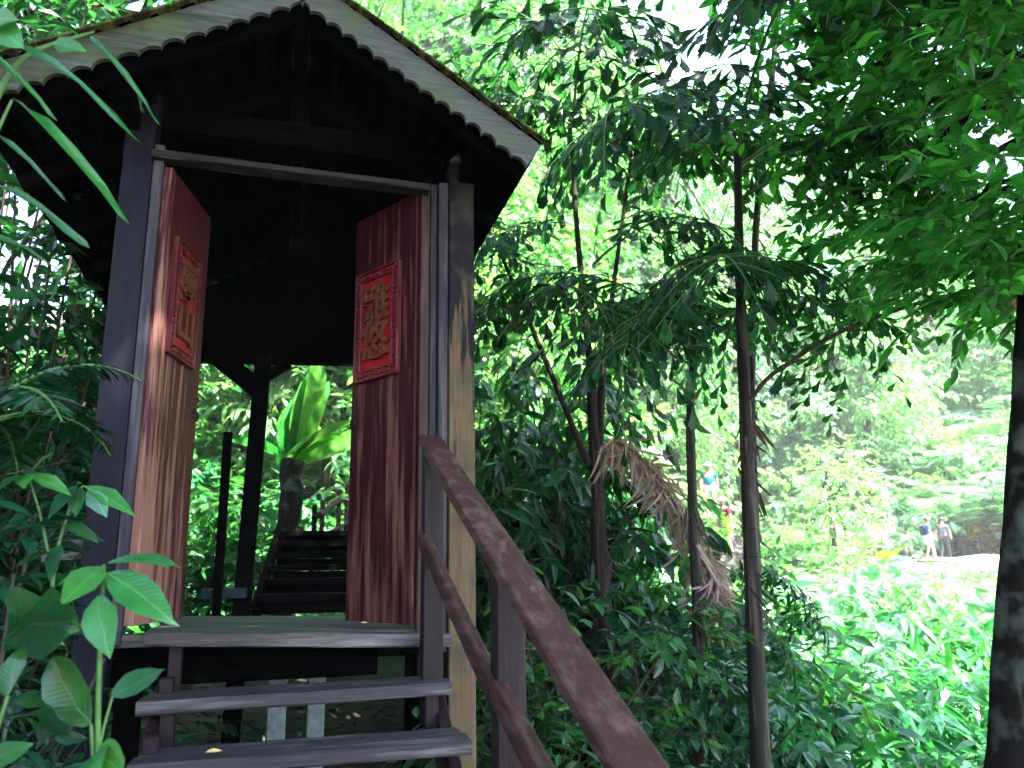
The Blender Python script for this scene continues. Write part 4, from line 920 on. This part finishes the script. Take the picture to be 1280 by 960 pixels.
stem_of(pl, [(-60, 300), (-20, 200), (15, 125)], [2.2, 2.15, 2.1], [.008, .006, .003])
for b, t, D1, wd, mt in [((98, 45), (57, 6), 2.0, .36, 'fresh'), ((112, 44), (186, 106), 2.0, .36, 'fresh'), ((22, 55), (158, 110), 1.95, .36, 'fresh'), ((15, 122), (142, 212), 1.95, .4, 'fresh'),
                         ((-10, 165), (72, 214), 2.05, .36, 'mid'), ((-15, 228), (95, 264), 2.0, .5, 'mid'), ((-20, 60), (52, 102), 2.0, .55, 'fresh'), ((-25, 290), (78, 312), 2.1, .5, 'mid')]:
    hand_leaf(pl, b, t, 2.15, D1, wd, mt, T_STRAP, tilt=.5)
for b, t, wd in [((-8, 30), (22, 52), 1.3), ((66, 54), (100, 58), 1.0), ((-12, 25), (14, 18), 1.3)]: hand_leaf(pl, b, t, 2.15, 2.05, wd, 'fresh', T_ELL, tilt=.2)
pl = empty('sapling', at_dist(60, 760, 2.7), 'small sapling with arched pale leaf tips in front of the left gate post', 'sapling')
stem_of(pl, [(60, 780), (70, 690), (92, 618), (105, 607)], [2.7]*4, [.006, .005, .003])
stem_of(pl, [(66, 720), (50, 640), (34, 592)], [2.7]*3, [.005, .003])
for b, t, wd, mt in [((104, 607), (168, 636), .75, 'fresh'), ((112, 610), (131, 641), 1.1, 'pale'), ((100, 609), (92, 640), 1.0, 'mid'), ((98, 606), (58, 640), .8, 'glossy'), ((34, 592), (88, 612), .75, 'fresh'), ((34, 592), (28, 604), 1.2, 'fresh'),
                     ((34, 592), (-8, 606), .7, 'glossy'), ((36, 595), (60, 560), .8, 'mid'), ((78, 660), (30, 650), .8, 'glossy'), ((80, 655), (120, 672), .8, 'mid'), ((74, 680), (60, 720), .9, 'glossy'), ((70, 690), (20, 700), .8, 'glossy')]:
    hand_leaf(pl, b, t, 2.7, 2.6, wd, mt, T_ELL if wd > .9 else T_LEAF2, tilt=.6) if False else hand_leaf(pl, b, t, 2.7, 2.6, wd, mt, T_ELL, tilt=.6)
pl = empty('big_leaf_plant', at_dist(128, 1010, 2.05), 'young plant with four big glossy green leaves in front of the left door foot', 'plant')
stem_of(pl, [(124, 1040), (122, 900), (126, 780), (130, 706)], [2.1, 2.1, 2.08, 2.05], [.007, .006, .004])
for b, t, D1, wd, mt, tl in [((134, 704), (222, 690), 1.95, .75, 'fresh', .75), ((128, 708), (78, 742), 1.95, 1.25, 'fresh', .2), ((134, 716), (214, 766), 1.9, .85, 'fresh', .55), ((122, 745), (128, 814), 1.95, 1.2, 'fresh', .35), ((130, 722), (60, 715), 2.2, .7, 'mid', .6)]:
    hand_leaf(pl, b, t, 2.05, D1, wd, mt, tilt=tl)
pl = empty('big_leaf_plant', at_dist(118, 1010, 2.1), 'low plant with long dark paddle leaves at the bottom left beside the steps', 'plant')
stem_of(pl, [(116, 1040), (117, 960), (114, 905)], [2.1]*3, [.006, .004]); stem_of(pl, [(118, 1040), (122, 938), (140, 872)], [2.1]*3, [.005, .003]); stem_of(pl, [(0, 1040), (-10, 930), (10, 870)], [2.1]*3, [.006, .004])
for b, t, D1, wd, mt, tl in [((114, 905), (40, 812), 2.3, .95, 'mid', .3), ((138, 873), (202, 830), 2.1, 1.1, 'mid', .45), ((122, 936), (140, 962), 1.95, 1.2, 'fresh', .4), ((122, 940), (104, 965), 1.95, 1.2, 'fresh', .4), ((10, 870), (18, 795), 2.2, 1.0, 'mid', .3),
                         ((-30, 960), (40, 925), 2.1, 1.1, 'mid', .4), ((60, 880), (72, 935), 2.2, 1.2, 'glossy', .3), ((20, 880), (70, 870), 2.2, .9, 'glossy', .3), ((16, 790), (60, 760), 2.5, .9, 'glossy', .3), ((10, 760), (50, 800), 2.5, .9, 'glossy', .3)]:
    hand_leaf(pl, b, t, 2.1, D1, wd, mt, tilt=tl)

near_shrub('glossy medium leaved plant crowding the lower left edge', -10, 2.9, 1.6, .55, 18, .10, 'glossy', n_tw=6, tl=.22, name='plant', cat='plant')
near_shrub('dark glossy plant between the sapling and the left gate post', 70, 3.2, 1.25, .4, 14, .085, 'glossy', n_tw=6, tl=.2, name='plant', cat='plant')
near_shrub('dark medium leaved plant behind the paddle leaved plant', 60, 2.7, .95, .35, 12, .085, 'dark', n_tw=6, tl=.2, name='plant', cat='plant')
near_shrub('dark leafy plant under the long hanging cane leaves', -40, 3.2, 2.6, .5, 18, .10, 'dark', n_tw=7, tl=.25, name='plant', cat='plant')
near_shrub('glossy oval leaved plant rising along the left edge below the fern', 5, 2.7, 2.0, .38, 15, .13, 'glossy', n_tw=5, tl=.25, name='plant', cat='plant')
near_shrub('glossy oval leaved plant close beside the left gate post foot', 62, 3.3, 1.9, .34, 14, .12, 'glossy', n_tw=5, tl=.24, name='plant', cat='plant')
MAT['nest'] = leaf_mat('nest_leaf', (.012, .09, .008), (.03, .17, .012), trans=.45, rough=.65, spec=.12)
# bird nest plant on a stump, through the doorway
bp_ = at_dist(360, 575, 8.2); bn = empty('bird_nest_plant', (bp_[0], bp_[1], ground_z(bp_[0], bp_[1])), 'bird nest plant with broad upright leaves on a dark mossy stump beyond the doors', 'plant')
hb = bp_[2]-bn.location.z; S = Soup(); trunk_mesh(S, [(0, 0, -.2), (.02, 0, hb*.5), (.05, 0, hb)], .09, .12); S.build('trunk', MAT['darkbark'], bn, smooth=True)
for (du, dv, wd, mt) in [(392, 440, 1.25, 'mid'), (372, 462, 1.2, 'mid'), (418, 448, 1.3, 'mid'), (446, 490, 1.2, 'mid'), (350, 490, 1.1, 'mid'), (430, 545, 1.0, 'mid'), (405, 470, 1.3, 'mid'), (470, 520, 1.1, 'mid'),
                         (328, 530, 1.0, 'mid'), (385, 500, 1.0, 'dark'), (440, 560, .9, 'mid'), (345, 540, .9, 'mid'), (415, 520, 1.1, 'dark')]:
    S = Soup(); b = at_dist(du, dv, 8.2+RNG.uniform(-.8, .6)); o = np.array(bn.location); X = b-bp_; S.leaves(T_STRAP, [bp_-o+rnd(1, .04)[0]], X[None], (UP*.3-_fw+rnd(1, .7)[0])[None], [np.linalg.norm(X)*1.12], wd); S.build('leaf', MAT['nest'], bn, smooth=True)

# ------------------------------------------------------------------ walkers
SKIN = simple('skin', (.25, .14, .1), .6)
def skin_mesh(verts, edges, radii, mat, name, parent, sub=2):
    me = bpy.data.meshes.new(name); me.from_pydata(verts, edges, []); o = bpy.data.objects.new(name, me); COL.objects.link(o)
    md = o.modifiers.new('s', 'SKIN'); sk = me.skin_vertices[0].data
    for i, r in enumerate(radii): sk[i].radius = (r, r) if np.isscalar(r) else r; sk[i].use_root = (i == 0)
    md.use_smooth_shade = True; m2 = o.modifiers.new('d', 'SUBSURF'); m2.levels = sub; m2.render_levels = sub
    me2 = bpy.data.meshes.new_from_object(o.evaluated_get(bpy.context.evaluated_depsgraph_get())); bpy.data.objects.remove(o)
    me2.materials.append(mat); return link(name, me2, parent)
def person(label, u, D, zoff, face, shirt, bottom, bottom_len, hat=None, hair=(.02, .015, .012), pack=None, stride=.16, h=1.66, arm=.1):
    p = polar(u, D); p[2] += zoff; k = h/1.7; root = empty('person', p, label, 'person', rz=face); root.scale = (k, k, k)
    s = stride
    V = [(0, 0, .95), (0, 0, 1.15), (0, .01, 1.38), (0, .01, 1.47), (0, .02, 1.53), (0, .03, 1.60), (0, .02, 1.67),
         (.19, 0, 1.38), (.24, .03+arm*.3, 1.12), (.23, .12+arm, .90), (.23, .16+arm, .82), (-.19, 0, 1.38), (-.24, -.03-arm*.3, 1.12), (-.23, .02-arm, .88), (-.23, .04-arm, .80),
         (.10, 0, .90), (.10, s*.55+.03, .50), (.10, s, .09), (.10, s+.13, .03), (-.10, 0, .90), (-.10, -s*.4+.03, .50), (-.10, -s, .09), (-.10, -s+.13, .03)]
    E_ = [(0, 1), (1, 2), (2, 3), (3, 4), (4, 5), (5, 6), (2, 7), (7, 8), (8, 9), (9, 10), (2, 11), (11, 12), (12, 13), (13, 14), (0, 15), (15, 16), (16, 17), (17, 18), (0, 19), (19, 20), (20, 21), (21, 22)]
    Rr = [(.15, .1), (.14, .1), (.15, .1), .055, .075, .095, .07, .06, .045, .036, .035, .06, .045, .036, .035, .085, .06, .045, .04, .085, .06, .045, .04]
    skin_mesh(V, E_, Rr, SKIN, 'body', root)
    g = .022; idx = [0, 1, 2, 7, 8, 11, 12]; mp = {a: i for i, a in enumerate(idx)}; VV = [V[i] for i in idx]; VV[mp[8]] = tuple(np.array(V[7])*.35+np.array(V[8])*.65); VV[mp[12]] = tuple(np.array(V[11])*.35+np.array(V[12])*.65)
    skin_mesh(VV, [(mp[a], mp[b]) for a, b in E_ if a in mp and b in mp], [(.175, .125), (.165, .125), (.165, .12), .075, .062, .075, .062], shirt, 'shirt', root)
    VV = [V[0], V[15], tuple(np.array(V[15])*(1-min(1, bottom_len*2))+np.array(V[16])*min(1, bottom_len*2)), V[19], tuple(np.array(V[19])*(1-min(1, bottom_len*2))+np.array(V[20])*min(1, bottom_len*2))]; EE = [(0, 1), (1, 2), (0, 3), (3, 4)]; RR = [(.165, .12), .105, .088, .105, .088]
    if bottom_len > .5: VV += [V[17], V[21]]; EE += [(2, 5), (4, 6)]; RR += [.06, .06]
    skin_mesh(VV, EE, RR, bottom, 'trousers' if bottom_len > .5 else 'shorts', root)
    S = Soup(); pr = [(.104, 1.585), (.112, 1.63), (.1, 1.69), (.06, 1.735), (.005, 1.75)]
    S.tube([(0, .015, z) for r, z in pr], [r for r, z in pr], 14)
    if hat is not None: S.tube([(0, .02, 1.625), (0, .02, 1.64)], [.17, .165], 16); S.build('hat', hat, root, smooth=True)
    else: S.build('hair', simple('hair', hair, .6), root, smooth=True)
    if pack is not None:
        bm = Soup(); bm.box((0, -.2, 1.2), (.28, .16, .42), bev=.05); o = bm.build('backpack', pack, root)
    return root
cl_ = lambda n, c: simple(n, c, .85, .1)
white = cl_('white_cloth', (.35, .35, .34))
person('person in bright blue shirt and pale shorts with navy backpack on the path', 1164, 36.2, .05, -2.2, cl_('blue_cloth', (.001, .03, .2)), white, .35, pack=cl_('navy_cloth', (.003, .002, .03)))
person('person in a grey shirt and black trousers striding on the path', 1183, 36.4, .05, -1.0, cl_('grey_cloth', (.045, .06, .08)), cl_('black_cloth', (.015, .015, .02)), .9, stride=.26, h=1.62)
person('person in a light blue top partly hidden by leaves left of the other walkers', 1138, 37.2, .0, 2.0, cl_('pale_blue_cloth', (.012, .06, .2)), white, .5, h=1.35)
def person_at(v_feet, u, D): return float(at_dist(u, v_feet, D)[2]-polar(u, D)[2])
z1 = person_at(648, 893, 25); z2 = person_at(700, 909, 22)
person('person in a teal shirt and white cap coming down between two palm stems', 893, 25, z1, 2.6, cl_('teal_cloth', (.0, .07, .11)), white, .4, hat=white)
person('person in a crimson shirt and white cap beside the tallest palm stem', 909, 22, z2, 1.6, cl_('crimson_cloth', (.16, .001, .02)), cl_('rose_cloth', (.25, .1, .11)), .4, hat=white, h=1.6)
hs = empty('hillside_steps', polar(900, 23), 'steep earth and timber steps the two walkers come down', 'stairs')
n_s = 12; a0 = polar(914, 21.2); a1 = at_dist(890, 648, 25.6); a0[2] = at_dist(909, 700, 21.6)[2]; S = Soup()
for k in range(n_s):
    q = a0+(a1-a0)*k/(n_s-1); S.beam(q-C_R*.8, q+C_R*.8, .5, .5) if False else S.box((q[0], q[1], q[2]-.9), (1.0, .6, 1.78), np.stack([C_R, np.cross(UP, C_R), UP], 1))
S.build('steps', MAT['darkbark'], hs, origin=np.array(hs.location)).location = (0, 0, 0)
for u_, D_ in ((868, 20), (930, 20.3), (885, 19.2), (915, 19.0), (878, 24), (925, 23)):
    p = polar(u_, D_); o = put(FAR['sa' if D_ > 19.5 else 'sc'], u_, D_, .75 if D_ > 20 else .6)
ORG = None
ly = empty('lime_shrub', at_dist(894, 660, 21), 'lime yellow shrub between the teal and the crimson walkers', 'shrub'); ly.location.z = at_dist(894, 672, 21)[2]
S = Soup(); twigs(S, [((0, 0, .2), (.35, .3, .3))], 30, 7, .17, T_ELL, .25, .4, .8); S.tube([(0, 0, -1.4), (0, 0, .2)], [.03, .015], 6); S.build('foliage', MAT['lime'], ly)

# ------------------------------------------------------------------ open the two lines of sight to the walkers
bpy.context.view_layer.update()
def to_px(p):
    d = np.array(p)-CAM; z = d@_fw; return 640+FPX*(d@C_R)/z, 480-FPX*(d@C_U)/z, z
for o in [o for o in COL.objects if o.parent is None and o.get('group') and o.get('category') in ('shrub', 'fern', 'palm', 'plant', 'tree')]:
    D = math.hypot(o.location.x-CAM[0], o.location.y-CAM[1])
    if not 7 < D < 38.5: continue
    C8 = [ch.matrix_world @ Vector(c) for ch in o.children if ch.type == 'MESH' and len(ch.data.vertices) for c in ch.bound_box]
    q = [to_px(c) for c in C8]
    if not q or min(z for *_, z in q) < 1: continue
    us = [a for a, b, z in q]; vs_ = [b for a, b, z in q]; uc = (min(us)+max(us))/2; hw = (max(us)-min(us))*.38; vt = min(vs_)+(max(vs_)-min(vs_))*.12; vb = max(vs_)
    for u0, u1, v0, v1, Dm in ((882, 920, 604, 694, 24), (1128, 1196, 652, 694, 38.5)):
        if D < Dm and uc-hw < u1 and uc+hw > u0 and vt < v1 and vb > v0:
            for ch in list(o.children): bpy.data.objects.remove(ch)
            bpy.data.objects.remove(o); break
for u_, D_ in ((872, 18.5), (890, 18.0), (905, 18.8), (922, 18.2), (884, 19.5), (912, 19.6)): put(FAR['fa'], u_, D_, .75)

# ------------------------------------------------------------------ a label of its own for every plant of the clearing
SHORT = [('sunlit bright green tree', 'bright green tree'), ('mid green leafy tree', 'mid green tree'), ('pale silvery green tree', 'silvery tree'), ('slender drooping', 'drooping leaved tree'),
         ('very tall sunlit', 'very tall bright tree'), ('very tall pale', 'very tall pale tree'), ('sunlit bright green shrub', 'bright green shrub'), ('pale glossy leaved', 'pale glossy shrub'),
         ('mid green shrub in', 'mid green shrub'), ('narrow leaved green shrub in', 'narrow leaved shrub'), ('arching feather palm', 'bright feather palm'), ('pale feather palm', 'pale feather palm'),
         ('green fern with arching', 'arching green fern'), ('broad deep green fern', 'deep green fern'), ('broad paddle leaved plant', 'paddle leaved plant')]
ZONES = [(-9999, 240, 'left of the left door'), (240, 440, 'seen through the doorway'), (440, 600, 'behind the gate roof'), (600, 735, 'between gate and ringed palm clump'),
         (735, 865, 'between ringed clump and thin stem'), (865, 932, 'between thin stem and tallest stem'), (932, 1030, 'just right of the tallest stem'), (1030, 1120, 'midway to the dark leaning trunk'), (1120, 1240, 'below or behind the path walkers'), (1240, 9999, 'behind the dark leaning trunk')]
cells = {}
for o in COL.objects:
    if o.parent is not None or not o.get('group'): continue
    for k_, sh in SHORT:
        if o['label'].startswith(k_):
            u_, v_, _ = to_px(o.location); D = math.hypot(o.location.x-CAM[0], o.location.y-CAM[1])
            zn = next(z for a, b, z in ZONES if a <= u_ < b); dp = 'close' if D < 10 else 'fairly near' if D < 16 else 'farther off' if D < 26 else 'far' if D < 39 else 'farthest away'
            cells.setdefault((sh, dp, zn), []).append((u_, o)); break
ORD = ['leftmost', 'second from left', 'third from left', 'fourth from left', 'fifth from left', 'sixth from left', 'seventh from left', 'eighth from left', 'ninth from left', 'tenth from left', 'eleventh from left', 'twelfth from left']
for (sh, dp, zn), L_ in cells.items():
    L_.sort(key=lambda q: q[0])
    for i, (u_, o) in enumerate(L_):
        o['label'] = f'{sh}, {dp}, {zn}' + ('' if len(L_) == 1 else ', ' + (ORD[i] if i < len(ORD) else 'near right end'))
# ------------------------------------------------------------------ haze volume added to imitate glare over the far clearing
hz, nt, N, L = new_mat('glare_haze'); out = N.new('ShaderNodeOutputMaterial'); pv = N.new('ShaderNodeVolumePrincipled')
pv.inputs['Color'].default_value = (.86, .95, .92, 1); pv.inputs['Density'].default_value = .0008; pv.inputs['Anisotropy'].default_value = .0
L.new(pv.outputs[0], out.inputs['Volume'])
S = Soup(); S.box((10, 45, 28.5), (330, 230, 67), bev=0); hazeo = S.build('haze', hz); tag(hazeo, 'thin pale haze added to imitate bright glare over the valley', 'haze', kind='stuff')
# ------------------------------------------------------------------ light
w = bpy.data.worlds.new('World'); scn.world = w; w.use_nodes = True
nt = w.node_tree; bg = nt.nodes['Background']; sky = nt.nodes.new('ShaderNodeTexSky'); sky.sky_type = 'NISHITA'; sky.sun_disc = False
SUN_AZ, SUN_EL = 142.0, 58.0     # azimuth as a bearing clockwise from +y
sky.sun_elevation = R(SUN_EL); sky.sun_rotation = R(SUN_AZ); sky.dust_density = 1.5
nt.links.new(sky.outputs[0], bg.inputs['Color']); bg.inputs['Strength'].default_value = .08
sl = bpy.data.lights.new('sun', 'SUN'); so = bpy.data.objects.new('sun', sl); COL.objects.link(so)
sl.energy = 5.0; sl.angle = R(.6); sl.color = (1, .96, .88)
sd = Vector((math.sin(R(SUN_AZ))*math.cos(R(SUN_EL)), math.cos(R(SUN_AZ))*math.cos(R(SUN_EL)), math.sin(R(SUN_EL))))
so.rotation_euler = sd.to_track_quat('Z', 'Y').to_euler(); so.location = (10, 0, 30)
vs = scn.view_settings; vs.view_transform = 'Standard'; vs.look = 'None'; vs.exposure = 4.4; vs.gamma = 1; vs.use_curve_mapping = False
scn.cycles.use_denoising = True; scn.cycles.max_bounces = 6; scn.cycles.diffuse_bounces = 2; scn.cycles.transmission_bounces = 4
